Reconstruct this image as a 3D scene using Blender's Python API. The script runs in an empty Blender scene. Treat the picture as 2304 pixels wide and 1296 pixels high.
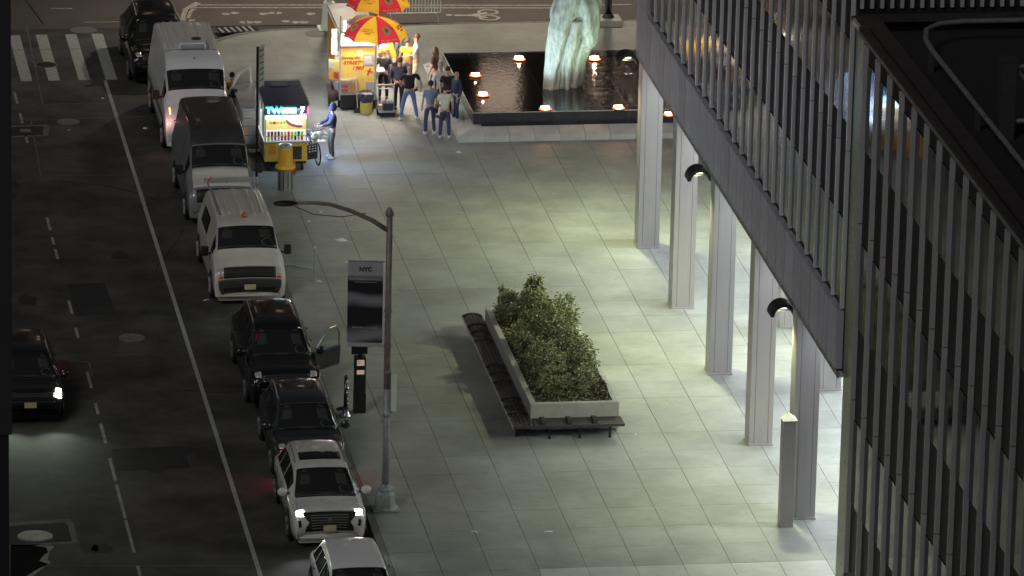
import bpy, bmesh, math, random
from mathutils import Vector, Matrix
random.seed(7)
R = math.radians
SC = bpy.context.scene
col = SC.collection

# ---------------------------------------------------------------- camera
F_PX, CX, CY = 14000.0, 1152.0, 648.0          # focal length in pixels of the 2304 px wide photograph
dn = Vector((-990, 44950, F_PX)).normalized()   # world down, in camera axes (x right, y down, z forward)
Zc = -dn
x1 = -2152.0; y1 = -(F_PX * F_PX - 990 * x1) / 44950
Yc = Vector((x1, y1, F_PX)).normalized()        # world +Y (away along the street)
Xc = Yc.cross(Zc)
Xc.normalize()
if Xc.x < 0: Xc = -Xc
RW = Matrix((Xc, Yc, Zc))                       # camera axes -> world
CAM = -(RW @ Vector((0, 0, 175.0)))
cd = bpy.data.cameras.new('camera'); cam = bpy.data.objects.new('camera', cd); col.objects.link(cam)
rx = RW @ Vector((1, 0, 0)); ry = RW @ Vector((0, -1, 0)); rz = RW @ Vector((0, 0, -1))
m = Matrix(((rx.x, ry.x, rz.x, CAM.x), (rx.y, ry.y, rz.y, CAM.y), (rx.z, ry.z, rz.z, CAM.z), (0, 0, 0, 1)))
cam.matrix_world = m
cd.sensor_width = 36; cd.lens = F_PX / 2304 * 36; cd.clip_start = 1; cd.clip_end = 3000
SC.camera = cam

def at(px, py, z=0.0):
    """the place in the world at height z that the photograph shows at pixel (px, py)"""
    r = RW @ Vector((px - CX, py - CY, F_PX)); t = (z - CAM.z) / r.z
    return CAM + r * t

# ---------------------------------------------------------------- night sky, faint moon-like sun, exposure
SUN_EL, SUN_ROT = 38, 215
w = bpy.data.worlds.new('World'); SC.world = w; w.use_nodes = True
nt = w.node_tree; bg = nt.nodes['Background']
sky = nt.nodes.new('ShaderNodeTexSky'); sky.sky_type = 'NISHITA'; sky.sun_disc = False
sky.sun_elevation = R(SUN_EL); sky.sun_rotation = R(SUN_ROT)
hs = nt.nodes.new('ShaderNodeHueSaturation'); hs.inputs['Saturation'].default_value = .22   # city glow under a hazy night sky
nt.links.new(sky.outputs[0], hs.inputs['Color']); nt.links.new(hs.outputs[0], bg.inputs[0]); bg.inputs[1].default_value = 0.0085
sd = bpy.data.lights.new('sun', 'SUN'); sd.energy = 0.44; sd.angle = R(14); sd.color = (1.0, 0.97, 0.92)
sun = bpy.data.objects.new('sun', sd); col.objects.link(sun)
az, el = R(SUN_ROT), R(SUN_EL)
sv = Vector((math.sin(az) * math.cos(el), math.cos(az) * math.cos(el), math.sin(el)))
sun.rotation_euler = sv.to_track_quat('Z', 'Y').to_euler()
SC.view_settings.view_transform = 'Standard'
try: SC.view_settings.look = 'None'
except Exception: pass
SC.view_settings.exposure = 0.28; SC.view_settings.gamma = 1.0; SC.view_settings.use_curve_mapping = False

# ---------------------------------------------------------------- materials
MT = {}
def mat(name, c=(.5, .5, .5), rough=.6, metal=0, var=.12, scale=6, bump=0, bscale=None, emit=None, es=0, coat=0, rnd=0, spec=None, tint=None, detail=6, stretch=None, world=False, stain=0):
    m = bpy.data.materials.new(name); m.use_nodes = True; n = m.node_tree; b = n.nodes['Principled BSDF']; L = n.links.new
    b.inputs['Roughness'].default_value = rough; b.inputs['Metallic'].default_value = metal
    if coat: b.inputs['Coat Weight'].default_value = coat; b.inputs['Coat Roughness'].default_value = .06
    if spec is not None: b.inputs['Specular IOR Level'].default_value = spec
    tc = n.nodes.new('ShaderNodeTexCoord'); src = tc.outputs['Object']
    if world: src = n.nodes.new('ShaderNodeNewGeometry').outputs['Position']
    if stretch:
        mp = n.nodes.new('ShaderNodeMapping'); mp.inputs['Scale'].default_value = stretch; L(src, mp.inputs[0]); src = mp.outputs[0]
    nz = n.nodes.new('ShaderNodeTexNoise'); nz.inputs['Scale'].default_value = scale; nz.inputs['Detail'].default_value = detail; nz.inputs['Roughness'].default_value = .65
    L(src, nz.inputs['Vector'])
    cr = n.nodes.new('ShaderNodeValToRGB'); cr.color_ramp.elements[0].position = .3; cr.color_ramp.elements[1].position = .7
    c2 = tint or c
    cr.color_ramp.elements[0].color = (*[x * (1 - var) for x in c], 1); cr.color_ramp.elements[1].color = (*[min(1, x * (1 + var)) for x in c2], 1)
    L(nz.outputs['Fac'], cr.inputs[0]); out = cr.outputs[0]
    if rnd:
        oi = n.nodes.new('ShaderNodeObjectInfo'); mr = n.nodes.new('ShaderNodeMapRange'); mr.inputs['To Min'].default_value = 1 - rnd; mr.inputs['To Max'].default_value = 1 + rnd
        L(oi.outputs['Random'], mr.inputs[0]); mx = n.nodes.new('ShaderNodeVectorMath'); mx.operation = 'SCALE'
        L(out, mx.inputs[0]); L(mr.outputs[0], mx.inputs['Scale']); out = mx.outputs[0]
    if stain:   # gum spots and old spills with a shape of their own
        for sc_, lo, hi, amt in ((1.9, .0, .09, .45), (.55, .38, .62, .22)):
            if sc_ == 1.9:
                v_ = n.nodes.new('ShaderNodeTexVoronoi'); v_.inputs['Scale'].default_value = sc_; fo = v_.outputs['Distance']
            else:
                v_ = n.nodes.new('ShaderNodeTexNoise'); v_.inputs['Scale'].default_value = sc_; v_.inputs['Detail'].default_value = 8; v_.inputs['Roughness'].default_value = .7; fo = v_.outputs['Fac']
            L(src, v_.inputs['Vector']); r_ = n.nodes.new('ShaderNodeMapRange'); r_.inputs['From Min'].default_value = lo; r_.inputs['From Max'].default_value = hi; r_.inputs['To Min'].default_value = 1 - amt * stain; r_.inputs['To Max'].default_value = 1
            L(fo, r_.inputs[0]); s_ = n.nodes.new('ShaderNodeVectorMath'); s_.operation = 'SCALE'; L(out, s_.inputs[0]); L(r_.outputs[0], s_.inputs['Scale']); out = s_.outputs[0]
    L(out, b.inputs['Base Color'])
    if bump:
        n2 = n.nodes.new('ShaderNodeTexNoise'); n2.inputs['Scale'].default_value = bscale or scale * 6; n2.inputs['Detail'].default_value = 4; L(src, n2.inputs['Vector'])
        bp = n.nodes.new('ShaderNodeBump'); bp.inputs['Strength'].default_value = bump; bp.inputs['Distance'].default_value = .02
        L(n2.outputs['Fac'], bp.inputs['Height']); L(bp.outputs[0], b.inputs['Normal'])
    if rough > .2 and var:
        mr2 = n.nodes.new('ShaderNodeMapRange'); mr2.inputs['To Min'].default_value = max(.05, rough - .1); mr2.inputs['To Max'].default_value = min(1, rough + .1)
        L(nz.outputs['Fac'], mr2.inputs[0]); L(mr2.outputs[0], b.inputs['Roughness'])
    if emit: b.inputs['Emission Color'].default_value = (*emit, 1); b.inputs['Emission Strength'].default_value = es
    MT[name] = m; return m

mat('asphalt', (.054, .053, .053), .8, var=.35, scale=.55, world=True, stain=1.4, bump=.5, bscale=40, tint=(.07, .067, .065))
mat('cross asphalt', (.085, .077, .07), .85, var=.18, scale=.5, bump=.4, bscale=30)
mat('ground', (.05, .05, .05), .9, var=.2, scale=.4)
mat('slab', (.285, .30, .275), .6, var=.10, scale=.45, bump=.12, bscale=40, rnd=.05, world=True, stain=1.25)
mat('pale slab', (.42, .43, .40), .55, var=.1, scale=1.1, bump=.1, bscale=40, rnd=.03, world=True, stain=.7)
mat('joint', (.18, .18, .17), .9, var=.2)
mat('kerb stone', (.15, .15, .14), .7, var=.25, scale=3, bump=.2)
mat('steel edge', (.45, .45, .45), .4, .45, var=.2)
mat('road paint', (.36, .37, .35), .7, var=.3, scale=9, bump=.2)
mat('worn paint', (.3, .29, .26), .75, var=.5, scale=7)
mat('seam', (.13, .125, .12), .8, var=.5, scale=4)
mat('patch asphalt', (.025, .025, .026), .85, var=.3, scale=2, bump=.4, bscale=40)
mat('oil', (.026, .026, .026), .7, var=.3, scale=5)
mat('iron cover', (.27, .26, .25), .5, .5, var=.2, scale=12, bump=.4, bscale=60)
mat('puddle', (.006, .006, .007), .04, var=.1, spec=.6)
mat('concrete', (.34, .34, .31), .75, var=.16, scale=2.2, bump=.15, rnd=.04)
mat('rim concrete', (.46, .46, .43), .7, var=.14, scale=2.2, bump=.15, rnd=.05)
mat('granite', (.04, .042, .045), .2, var=.35, scale=30, spec=.45, rnd=.15)
mat('bronze', (.30, .36, .33), .6, .1, var=.28, scale=5, bump=1.0, bscale=7, tint=(.44, .50, .45), stretch=(2.2, 2.2, .7))
mat('column metal', (.40, .38, .385), .38, .6, var=.05, scale=1.5, stretch=(6, 6, .4))
mat('fin metal', (.82, .84, .95), .32, .45, var=.1, scale=2, stretch=(1, 1, .3), rnd=.12)
mat('dull fin', (.44, .43, .45), .5, .2, var=.08, scale=2, rnd=.05)
mat('band metal', (.50, .50, .56), .42, .3, var=.06, scale=2, rnd=.08)
mat('spandrel', (.011, .010, .010), .55, .0, var=.15, scale=2, rnd=.12)
mat('tower glass', (.006, .007, .009), .06, var=.1, spec=.55)
mat('olive lit glass', (.24, .26, .17), .3, .2, var=.1)  # olive tone is light from the bright floor, put into the colour
mat('roof black', (.01, .01, .01), .9, var=.3)
mat('coping', (.035, .028, .027), .7, var=.35, scale=2.5, bump=.3)
mat('pipe', (.22, .22, .22), .5, .4, var=.35, scale=5)
mat('dark frame', (.05, .05, .05), .6, .3)
mat('soffit', (.5, .5, .48), .8, var=.05)
mat('black', (.012, .012, .012), .5, var=.2)
mat('black paint', (.012, .012, .014), .22, var=.2, coat=.8)
mat('rubber', (.018, .018, .018), .85, var=.2, scale=20)
mat('chrome', (.6, .6, .62), .18, .95, var=.05)
mat('alloy', (.35, .35, .37), .35, .8, var=.1)
mat('car glass', (.006, .007, .008), .06, var=.05, spec=.5)
mat('white paint', (.78, .79, .82), .32, var=.05, scale=1.5, coat=.5)
mat('cream paint', (.60, .59, .53), .38, var=.09, scale=2, coat=.3)
mat('grey paint', (.20, .20, .21), .35, var=.1, scale=2, coat=.4)
mat('cap paint', (.045, .042, .042), .4, var=.25, scale=2, coat=.2)
mat('car black', (.006, .006, .007), .22, var=.2, coat=.5)
mat('dark car', (.022, .023, .027), .24, var=.15, coat=.8)
mat('pearl', (.62, .62, .60), .28, var=.04, scale=2, coat=.7)
mat('headlamp off', (.6, .6, .6), .15, .3, var=.2, scale=20)
mat('headlamp on', (.9, .9, .9), .2, emit=(.95, 1, 1), es=40)
mat('amber lamp', (.9, .5, .1), .2, emit=(1, .42, .12), es=6)
mat('green headlamp', (.9, 1, .8), .2, emit=(.9, 1, .75), es=60)
mat('tail red', (.35, .01, .01), .2, emit=(1, .03, .02), es=.5)
mat('cabin grey', (.10, .10, .10), .8, var=.3, scale=9)
mat('cabin dark', (.03, .03, .03), .8)
mat('plate', (.5, .45, .25), .5, var=.3, scale=30)
mat('beacon', (.6, .08, .02), .25, var=.1)
mat('seat red', (.3, .03, .04), .7)
mat('pole paint', (.30, .31, .30), .55, .3, var=.3, scale=6)
mat('pole rust', (.24, .21, .20), .6, .3, var=.3, scale=4)
mat('base green', (.28, .32, .30), .65, .2, var=.25, scale=8, bump=.4)
mat('banner grey', (.36, .36, .38), .6, var=.05)
mat('ink', (.02, .02, .02), .7)
mat('print white', (.5, .5, .5), .6)
mat('sign green', (.45, .55, .48), .5, var=.1)
mat('sign pale', (.62, .68, .62), .5, var=.06)
mat('meter black', (.012, .013, .018), .35, var=.2)
mat('meter screen', (.3, .25, .2), .2, emit=(.9, .62, .45), es=.28)
mat('leaf', (.11, .13, .065), .5, var=.6, scale=9, tint=(.20, .22, .10), spec=.4)
mat('leaf red', (.09, .06, .04), .6, var=.4, scale=9)
mat('bark', (.08, .06, .05), .9)
mat('soil', (.03, .024, .02), .95, var=.4, scale=12)
mat('bench wood', (.045, .038, .038), .4, var=.3, scale=4, stretch=(6, .6, 6))
mat('stainless', (.55, .55, .56), .3, .5, var=.1, scale=3)
mat('cart blue', (.02, .05, .14), .3, .3, var=.2)
mat('cart yellow', (.75, .48, .07), .5, var=.1, scale=4)
mat('cart orange', (.75, .30, .05), .5, var=.2, scale=5)
def fabric(name, c, tr=.45):
    m = mat(name, c, .7, var=.08); n = m.node_tree; b = n.nodes['Principled BSDF']; src = b.inputs['Base Color'].links[0].from_socket
    t = n.nodes.new('ShaderNodeBsdfTranslucent'); x = n.nodes.new('ShaderNodeMixShader'); x.inputs[0].default_value = tr
    n.links.new(src, t.inputs[0]); n.links.new(b.outputs[0], x.inputs[1]); n.links.new(t.outputs[0], x.inputs[2]); n.links.new(x.outputs[0], n.nodes['Material Output'].inputs[0])
fabric('umb yellow', (.85, .55, .06))
fabric('umb red', (.62, .04, .07))
mat('umb cream', (.75, .6, .35), .6, var=.08)
mat('red ink', (.62, .05, .02), .5)
mat('neon cyan', (.1, .8, .8), .4, emit=(.08, .85, .9), es=1.3)
mat('neon white', (.9, .9, .95), .4, emit=(.9, .95, 1), es=2)
mat('neon pink', (.9, .1, .4), .4, emit=(1, .12, .4), es=1.5)
mat('lit panel', (.9, .85, .7), .4, emit=(1, .93, .8), es=4.5)
mat('lit yellow', (.8, .56, .14), .45, var=.12, scale=5)
mat('lit orange', (.85, .4, .08), .45, var=.15, scale=5)
mat('light box', (.8, .6, .2), .45, var=.2, scale=5, emit=(1, .72, .2), es=.35)
mat('light box white', (.9, .85, .75), .45, var=.1, scale=5, emit=(1, .93, .8), es=.5)
mat('pool lamp', (1, .9, .7), .3, emit=(1, .70, .36), es=1.5)
mat('lamp halo', (.6, .12, .04), .5, emit=(1, .14, .06), es=.8)  # glow colour for the painted red halo around each pool lamp
mat('pool lamp hot', (1, .95, .85), .3, emit=(1, .76, .5), es=5)
mat('hood lens', (1, 1, .9), .3, emit=(.95, 1, .8), es=1.6)
mat('soffit lens', (1, 1, 1), .3, emit=(1, 1, 1), es=4)
mat('street lens', (1, .9, .7), .3, emit=(1, .82, .6), es=10)
mat('bin yellow', (.75, .42, .04), .4, var=.1, scale=5)
mat('bin dull yellow', (.62, .50, .10), .5, var=.1)
mat('bin grey', (.28, .32, .27), .5, .3, var=.15, scale=4)
mat('bag', (.05, .05, .07), .22, var=.4, scale=6, bump=1, bscale=14)
mat('cardboard', (.38, .3, .22), .8, var=.1)
mat('paper', (.75, .76, .74), .7)
mat('green bag', (.2, .85, .05), .5)
mat('red plastic', (.5, .08, .08), .4)
mat('orange plastic', (.70, .28, .06), .4, var=.1)
mat('skin', (.48, .29, .21), .5, var=.06)
mat('hair dark', (.025, .018, .015), .6, var=.3, scale=30)
mat('hair brown', (.10, .055, .035), .6, var=.3, scale=30)
mat('hair grey', (.3, .27, .25), .6)
for nme, c in dict(cl_black=(.015, .015, .018), cl_navy=(.03, .035, .08), cl_jean=(.13, .19, .36), cl_greyblue=(.20, .26, .34), cl_cream=(.60, .55, .38), cl_yellow=(.72, .42, .04), cl_white=(.6, .6, .58), cl_purple=(.045, .04, .08), cl_khaki=(.10, .095, .075), cl_darkjean=(.04, .05, .11), cl_brown=(.08, .045, .035), cl_orange=(.70, .20, .03)).items():
    mat(nme, c, .85, var=.15, scale=8, bump=.3, bscale=14)
mat('shoe white', (.6, .6, .6), .6)
mat('unseen lit window', (.8, .6, .4), .3, emit=(1, .74, .56), es=.9)  # glow added for the basin and car roofs to mirror
mat('brick far', (.045, .038, .036), .8, var=.2)
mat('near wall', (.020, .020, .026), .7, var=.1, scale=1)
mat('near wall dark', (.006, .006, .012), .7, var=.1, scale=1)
mat('puddle mud', (.26, .27, .24), .8, var=.5, scale=8, bump=.5)

# water film: mostly see-through with mirror-like ripples
wm = bpy.data.materials.new('water film'); wm.use_nodes = True; n = wm.node_tree; n.nodes.remove(n.nodes['Principled BSDF'])
tr = n.nodes.new('ShaderNodeBsdfTransparent'); gl = n.nodes.new('ShaderNodeBsdfGlossy'); gl.inputs['Roughness'].default_value = .07
mx = n.nodes.new('ShaderNodeMixShader'); fr = n.nodes.new('ShaderNodeFresnel'); fr.inputs['IOR'].default_value = 1.33
tcw = n.nodes.new('ShaderNodeTexCoord'); nz = n.nodes.new('ShaderNodeTexNoise'); nz.inputs['Scale'].default_value = 4.5; nz.inputs['Detail'].default_value = 5; nz.inputs['Distortion'].default_value = .6
bp = n.nodes.new('ShaderNodeBump'); bp.inputs['Strength'].default_value = .55; bp.inputs['Distance'].default_value = .03
sx = n.nodes.new('ShaderNodeSeparateXYZ'); mrw = n.nodes.new('ShaderNodeMapRange'); mrw.inputs['From Min'].default_value = 2.6; mrw.inputs['From Max'].default_value = 4.4
mrw.inputs['To Min'].default_value = .06; mrw.inputs['To Max'].default_value = .55
n.links.new(tcw.outputs['Object'], nz.inputs['Vector']); n.links.new(tcw.outputs['Object'], sx.inputs[0]); n.links.new(sx.outputs[0], mrw.inputs[0]); n.links.new(mrw.outputs[0], bp.inputs['Strength'])
n.links.new(nz.outputs['Fac'], bp.inputs['Height']); n.links.new(bp.outputs[0], gl.inputs['Normal']); n.links.new(bp.outputs[0], fr.inputs['Normal'])
ad = n.nodes.new('ShaderNodeMath'); ad.operation = 'ADD'; ad.inputs[1].default_value = .12; ad.use_clamp = True
n.links.new(fr.outputs[0], ad.inputs[0]); n.links.new(ad.outputs[0], mx.inputs[0]); n.links.new(tr.outputs[0], mx.inputs[1]); n.links.new(gl.outputs[0], mx.inputs[2])
n.links.new(mx.outputs[0], n.nodes['Material Output'].inputs[0]); MT['water film'] = wm
gm = bpy.data.materials.new('clear glass'); gm.use_nodes = True; n = gm.node_tree; n.nodes.remove(n.nodes['Principled BSDF'])
tr = n.nodes.new('ShaderNodeBsdfTransparent'); tr.inputs[0].default_value = (.9, .95, .93, 1); gl = n.nodes.new('ShaderNodeBsdfGlossy'); gl.inputs['Roughness'].default_value = .05
mx = n.nodes.new('ShaderNodeMixShader'); mx.inputs[0].default_value = .07
n.links.new(tr.outputs[0], mx.inputs[1]); n.links.new(gl.outputs[0], mx.inputs[2]); n.links.new(mx.outputs[0], n.nodes['Material Output'].inputs[0]); MT['clear glass'] = gm

wg_ = bpy.data.materials.new('screen glass'); wg_.use_nodes = True; n = wg_.node_tree; n.nodes.remove(n.nodes['Principled BSDF'])
tr = n.nodes.new('ShaderNodeBsdfTransparent'); tr.inputs[0].default_value = (.75, .8, .78, 1); gl = n.nodes.new('ShaderNodeBsdfGlossy'); gl.inputs['Roughness'].default_value = .04; fr = n.nodes.new('ShaderNodeFresnel'); fr.inputs['IOR'].default_value = 1.5
mx = n.nodes.new('ShaderNodeMixShader'); n.links.new(fr.outputs[0], mx.inputs[0])
n.links.new(tr.outputs[0], mx.inputs[1]); n.links.new(gl.outputs[0], mx.inputs[2]); n.links.new(mx.outputs[0], n.nodes['Material Output'].inputs[0]); MT['screen glass'] = wg_

# ---------------------------------------------------------------- helpers
def tag(o, label=None, cat=None, group=None, kind=None):
    if label: o['label'] = label
    if cat: o['category'] = cat
    if group: o['group'] = group
    if kind: o['kind'] = kind
    return o
def T(name, label, cat, loc=(0, 0, 0), rz=0, group=None, kind=None):
    o = bpy.data.objects.new(name, None); o.empty_display_size = .2; col.objects.link(o)
    o.location = loc; o.rotation_euler = (0, 0, rz); return tag(o, label, cat, group, kind)
def link(name, me, parent=None, loc=None, rot=None):
    o = bpy.data.objects.new(name, me); col.objects.link(o)
    if parent: o.parent = parent
    if loc is not None: o.location = loc
    if rot is not None: o.rotation_euler = rot
    return o
def kids(o): return [c for c in o.children]
def copy_tree(o, parent=None):
    c = o.copy(); col.objects.link(c); c.parent = parent
    for ch in list(o.children): copy_tree(ch, c)
    return c

class MB:
    def __init__(s): s.v = []; s.f = []; s.M = None
    def add(s, vs, fs):
        b = len(s.v)
        s.v += [tuple(s.M @ Vector(p)) if s.M else tuple(p) for p in vs]; s.f += [tuple(i + b for i in f) for f in fs]; return s
    def box(s, x0, y0, z0, x1, y1, z1):
        return s.add([(x0, y0, z0), (x1, y0, z0), (x1, y1, z0), (x0, y1, z0), (x0, y0, z1), (x1, y0, z1), (x1, y1, z1), (x0, y1, z1)],
                     [(0, 3, 2, 1), (4, 5, 6, 7), (0, 1, 5, 4), (1, 2, 6, 5), (2, 3, 7, 6), (3, 0, 4, 7)])
    def cbox(s, c, d): return s.box(c[0] - d[0] / 2, c[1] - d[1] / 2, c[2] - d[2] / 2, c[0] + d[0] / 2, c[1] + d[1] / 2, c[2] + d[2] / 2)
    def prism(s, poly, z0, z1, zt=None):
        k = len(poly); vs = [(x, y, z0) for x, y in poly] + [(x, y, z1) for x, y in (zt or poly)]
        return s.add(vs, [tuple(range(k - 1, -1, -1)), tuple(range(k, 2 * k))] + [(i, (i + 1) % k, k + (i + 1) % k, k + i) for i in range(k)])
    def lathe(s, prof, n=16, c=(0, 0, 0), cap=True, sq=None):
        vs = []; fs = []
        for r, z in prof:
            for k in range(n):
                a = 2 * math.pi * (k + .5) / n; vs.append((c[0] + r * math.cos(a), c[1] + r * math.sin(a), c[2] + z))
        for i in range(len(prof) - 1):
            for k in range(n): fs.append((i * n + k, i * n + (k + 1) % n, (i + 1) * n + (k + 1) % n, (i + 1) * n + k))
        if cap: fs.append(tuple(range(n - 1, -1, -1))); fs.append(tuple((len(prof) - 1) * n + k for k in range(n)))
        return s.add(vs, fs)
    def tube(s, pts, r, n=8, r2=None, closed=False):
        P = [Vector(p) for p in pts]; vs = []; fs = []; N = len(P)
        for i, p in enumerate(P):
            a = P[i - 1] if (i > 0 or closed) else P[i]; b = P[(i + 1) % N] if (i < N - 1 or closed) else P[i]
            d = (b - a).normalized(); u = Vector((0, 0, 1)) if abs(d.z) < .9 else Vector((1, 0, 0))
            e1 = d.cross(u).normalized(); e2 = d.cross(e1)
            rr = r if r2 is None else r + (r2 - r) * i / (N - 1)
            for k in range(n):
                t = 2 * math.pi * k / n; vs.append(tuple(p + (e1 * math.cos(t) + e2 * math.sin(t)) * rr))
        for i in range(N if closed else N - 1):
            j = (i + 1) % N
            for k in range(n): fs.append((i * n + k, j * n + k, j * n + (k + 1) % n, i * n + (k + 1) % n))
        if not closed: fs += [tuple(range(n)), tuple((N - 1) * n + k for k in range(n - 1, -1, -1))]
        return s.add(vs, fs)
    def ball(s, c, r, n=10, m=7):
        if isinstance(r, (int, float)): r = (r, r, r)
        vs = [(c[0], c[1], c[2] - r[2])]
        for i in range(1, m):
            a = math.pi * i / m - math.pi / 2
            for k in range(n): t = 2 * math.pi * k / n; vs.append((c[0] + r[0] * math.cos(a) * math.cos(t), c[1] + r[1] * math.cos(a) * math.sin(t), c[2] + r[2] * math.sin(a)))
        vs.append((c[0], c[1], c[2] + r[2])); fs = []
        for k in range(n): fs.append((0, 1 + (k + 1) % n, 1 + k)); fs.append((len(vs) - 1, 1 + (m - 2) * n + k, 1 + (m - 2) * n + (k + 1) % n))
        for i in range(m - 2):
            for k in range(n): fs.append((1 + i * n + k, 1 + i * n + (k + 1) % n, 1 + (i + 1) * n + (k + 1) % n, 1 + (i + 1) * n + k))
        return s.add(vs, fs)
    def mesh(s, name, m, smooth=False):
        me = bpy.data.meshes.new(name); me.from_pydata(s.v, [], s.f); me.materials.append(MT[m] if isinstance(m, str) else m)
        if smooth:
            for p in me.polygons: p.use_smooth = True
        me.update(); return me
    def build(s, name, m, parent=None, smooth=False, bevel=0, loc=None, rot=None):
        o = link(name, s.mesh(name, m, smooth), parent, loc, rot)
        if smooth:
            md = o.modifiers.new('norm', 'WEIGHTED_NORMAL') if False else None
        if bevel: b = o.modifiers.new('bevel', 'BEVEL'); b.width = bevel; b.segments = 2; b.limit_method = 'ANGLE'
        return o
def box(name, m, parent, x0, y0, z0, x1, y1, z1, bevel=0, loc=None, rot=None):
    return MB().box(x0, y0, z0, x1, y1, z1).build(name, m, parent, bevel=bevel, loc=loc, rot=rot)
def text(name, s, size, m, parent, loc, rot=(math.pi / 2, 0, 0), align='CENTER', ext=.003, shear=0):
    c = bpy.data.curves.new(name, 'FONT'); c.body = s; c.size = size; c.align_x = align; c.align_y = 'CENTER'; c.extrude = ext; c.materials.append(MT[m]); c.resolution_u = 2
    c.shear = shear; c.offset = size * .012
    return link(name, c, parent, loc, rot)
def lamp(kind, name, parent, loc, energy, color=(1, 1, 1), size=.3, rot=None, spot=None, blend=.5, sy=None):
    d = bpy.data.lights.new(name, kind); d.energy = energy; d.color = color
    if kind == 'AREA':
        d.size = size
        if sy: d.shape = 'RECTANGLE'; d.size_y = sy
    else: d.shadow_soft_size = size
    if kind == 'SPOT': d.spot_size = R(spot or 120); d.spot_blend = blend
    o = bpy.data.objects.new(name, d); col.objects.link(o)
    if parent: o.parent = parent
    o.location = loc
    if rot: o.rotation_euler = rot
    return o
# ================================================================ THE SETTING
RZ = -0.13                                     # road level; the plaza is at 0
def S(o): o['kind'] = 'structure'; return o
S(MB().box(-400, -300, -.5, 400, 900, -.16).build('ground', 'ground'))
road = S(MB().box(-60, -60, RZ - .02, -6.3, 29.45, RZ).build('roadway', 'asphalt'))
cross = S(MB().box(-60, 29.45, RZ - .02, 60, 70, RZ + .0).build('cross_street', 'cross asphalt'))
# kerb line: along the parking lane, round the corner, then along the cross street
corner = []
for k in range(9):
    a = math.pi - k / 8 * math.pi / 2; corner.append((-6.42 + 3.2 + 3.2 * math.cos(a), 25.0 + 3.5 * math.sin(a)))
kl = [(-6.42, -60), (-6.42, 25.0)] + corner[1:] + [(2.0, 28.9), (60, 28.9)]
plaza = S(MB().prism(kl + [(60, -60)], -.12, -.025).build('plaza', 'joint'))
def offs(pl, d):
    out = []
    for i, p in enumerate(pl):
        a = Vector(pl[max(0, i - 1)]); b = Vector(pl[min(len(pl) - 1, i + 1)]); t = (b - a).normalized(); out.append((p[0] + t.y * d, p[1] - t.x * d))
    return out
kb = S(bpy.data.objects.new('kerb', None)); col.objects.link(kb)
pts = [(-6.42, y) for y in range(-30, 25, 3)] + [(-6.42, 25.0)] + corner[1:] + [(0, 28.7)] + [(x, 28.9) for x in range(2, 16, 3)]
for i in range(len(pts) - 1):
    a, b = pts[i], pts[i + 1]; d = (Vector(b) - Vector(a)); t = d.normalized(); nr = Vector((t.y, -t.x)); g = .006
    a2 = Vector(a) + t * g; b2 = Vector(b) - t * g
    MB().prism([tuple(a2 - nr * .03), tuple(b2 - nr * .03), tuple(b2 + nr * .15), tuple(a2 + nr * .15)][::-1], RZ, .003).build('kerb_stone', 'kerb stone', kb, bevel=.012)

# ---- paving slabs: the 300 that show largest are objects, the others one mesh
PX, PY = 1.2, 1.44
def proj(x, y, z):
    q = RW.transposed() @ (Vector((x, y, z)) - CAM); return CX + F_PX * q.x / q.z, CY + F_PX * q.y / q.z
slab_me = MB().box(-PX / 2 + .006, -PY / 2 + .0035, -.022, PX / 2 - .006, PY / 2 - .0035, 0).mesh('paving_slab', 'slab')
lit_slab_me = MB().box(-PX / 2 + .006, -PY / 2 + .006, -.022, PX / 2 - .006, PY / 2 - .006, .0).mesh('paving_slab', 'pale slab')
rest = MB(); cells = []
for i in range(-1, 16):
    for j in range(-24, 25):
        x = -5.11 + 1.2 * i + .6; y = 2.92 + PY * j + PY / 2
        if i == -1: x = -5.69
        if y > 27.9 or (i == -1 and y > 23.5) or (i == 0 and y > 26.4) or (i in (1, 2) and y > 27): continue
        if x > 1.2 and 15.6 < y < 22.6: continue
        u, v = proj(x, y, 0)
        vis = -40 < u < 1905 and -30 < v < 1330 and not (u > 1500 and v < 300)
        cells.append((vis, -y, x, y, i))
cells.sort(key=lambda c: (not c[0], -c[1]))
for n_, (vis, _, x, y, i) in enumerate(cells):
    pale = y < -23.1 and x > -2.3  # paler slab colour paints in the light spilling over the floor here
    if n_ < 296 and i >= 0: link('paving_slab', lit_slab_me if pale else slab_me, plaza, (x, y, random.uniform(-.002, .002)))
    else:
        wx = (.575 if i == -1 else PX / 2) - .006
        rest.box(x - wx, y - PY / 2 + .006, -.022, x + wx, y + PY / 2 - .006, random.uniform(-.002, .001))
o = rest.build('paving_slabs', 'slab', plaza); o['kind'] = 'stuff'
cp = MB().prism([(-6.28, 22.0), (14, 22.75), (14, 28.0), (12.01, 28.0), (12, 28.74), (2, 28.74), (-3.2, 28.35)] + [(p[0] + .14, p[1] - .14) for p in corner[-2:0:-1]] + [(-6.28, 25.0)], -.024, -.006)
cp.build('corner_pavement', 'slab', plaza)

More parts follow.
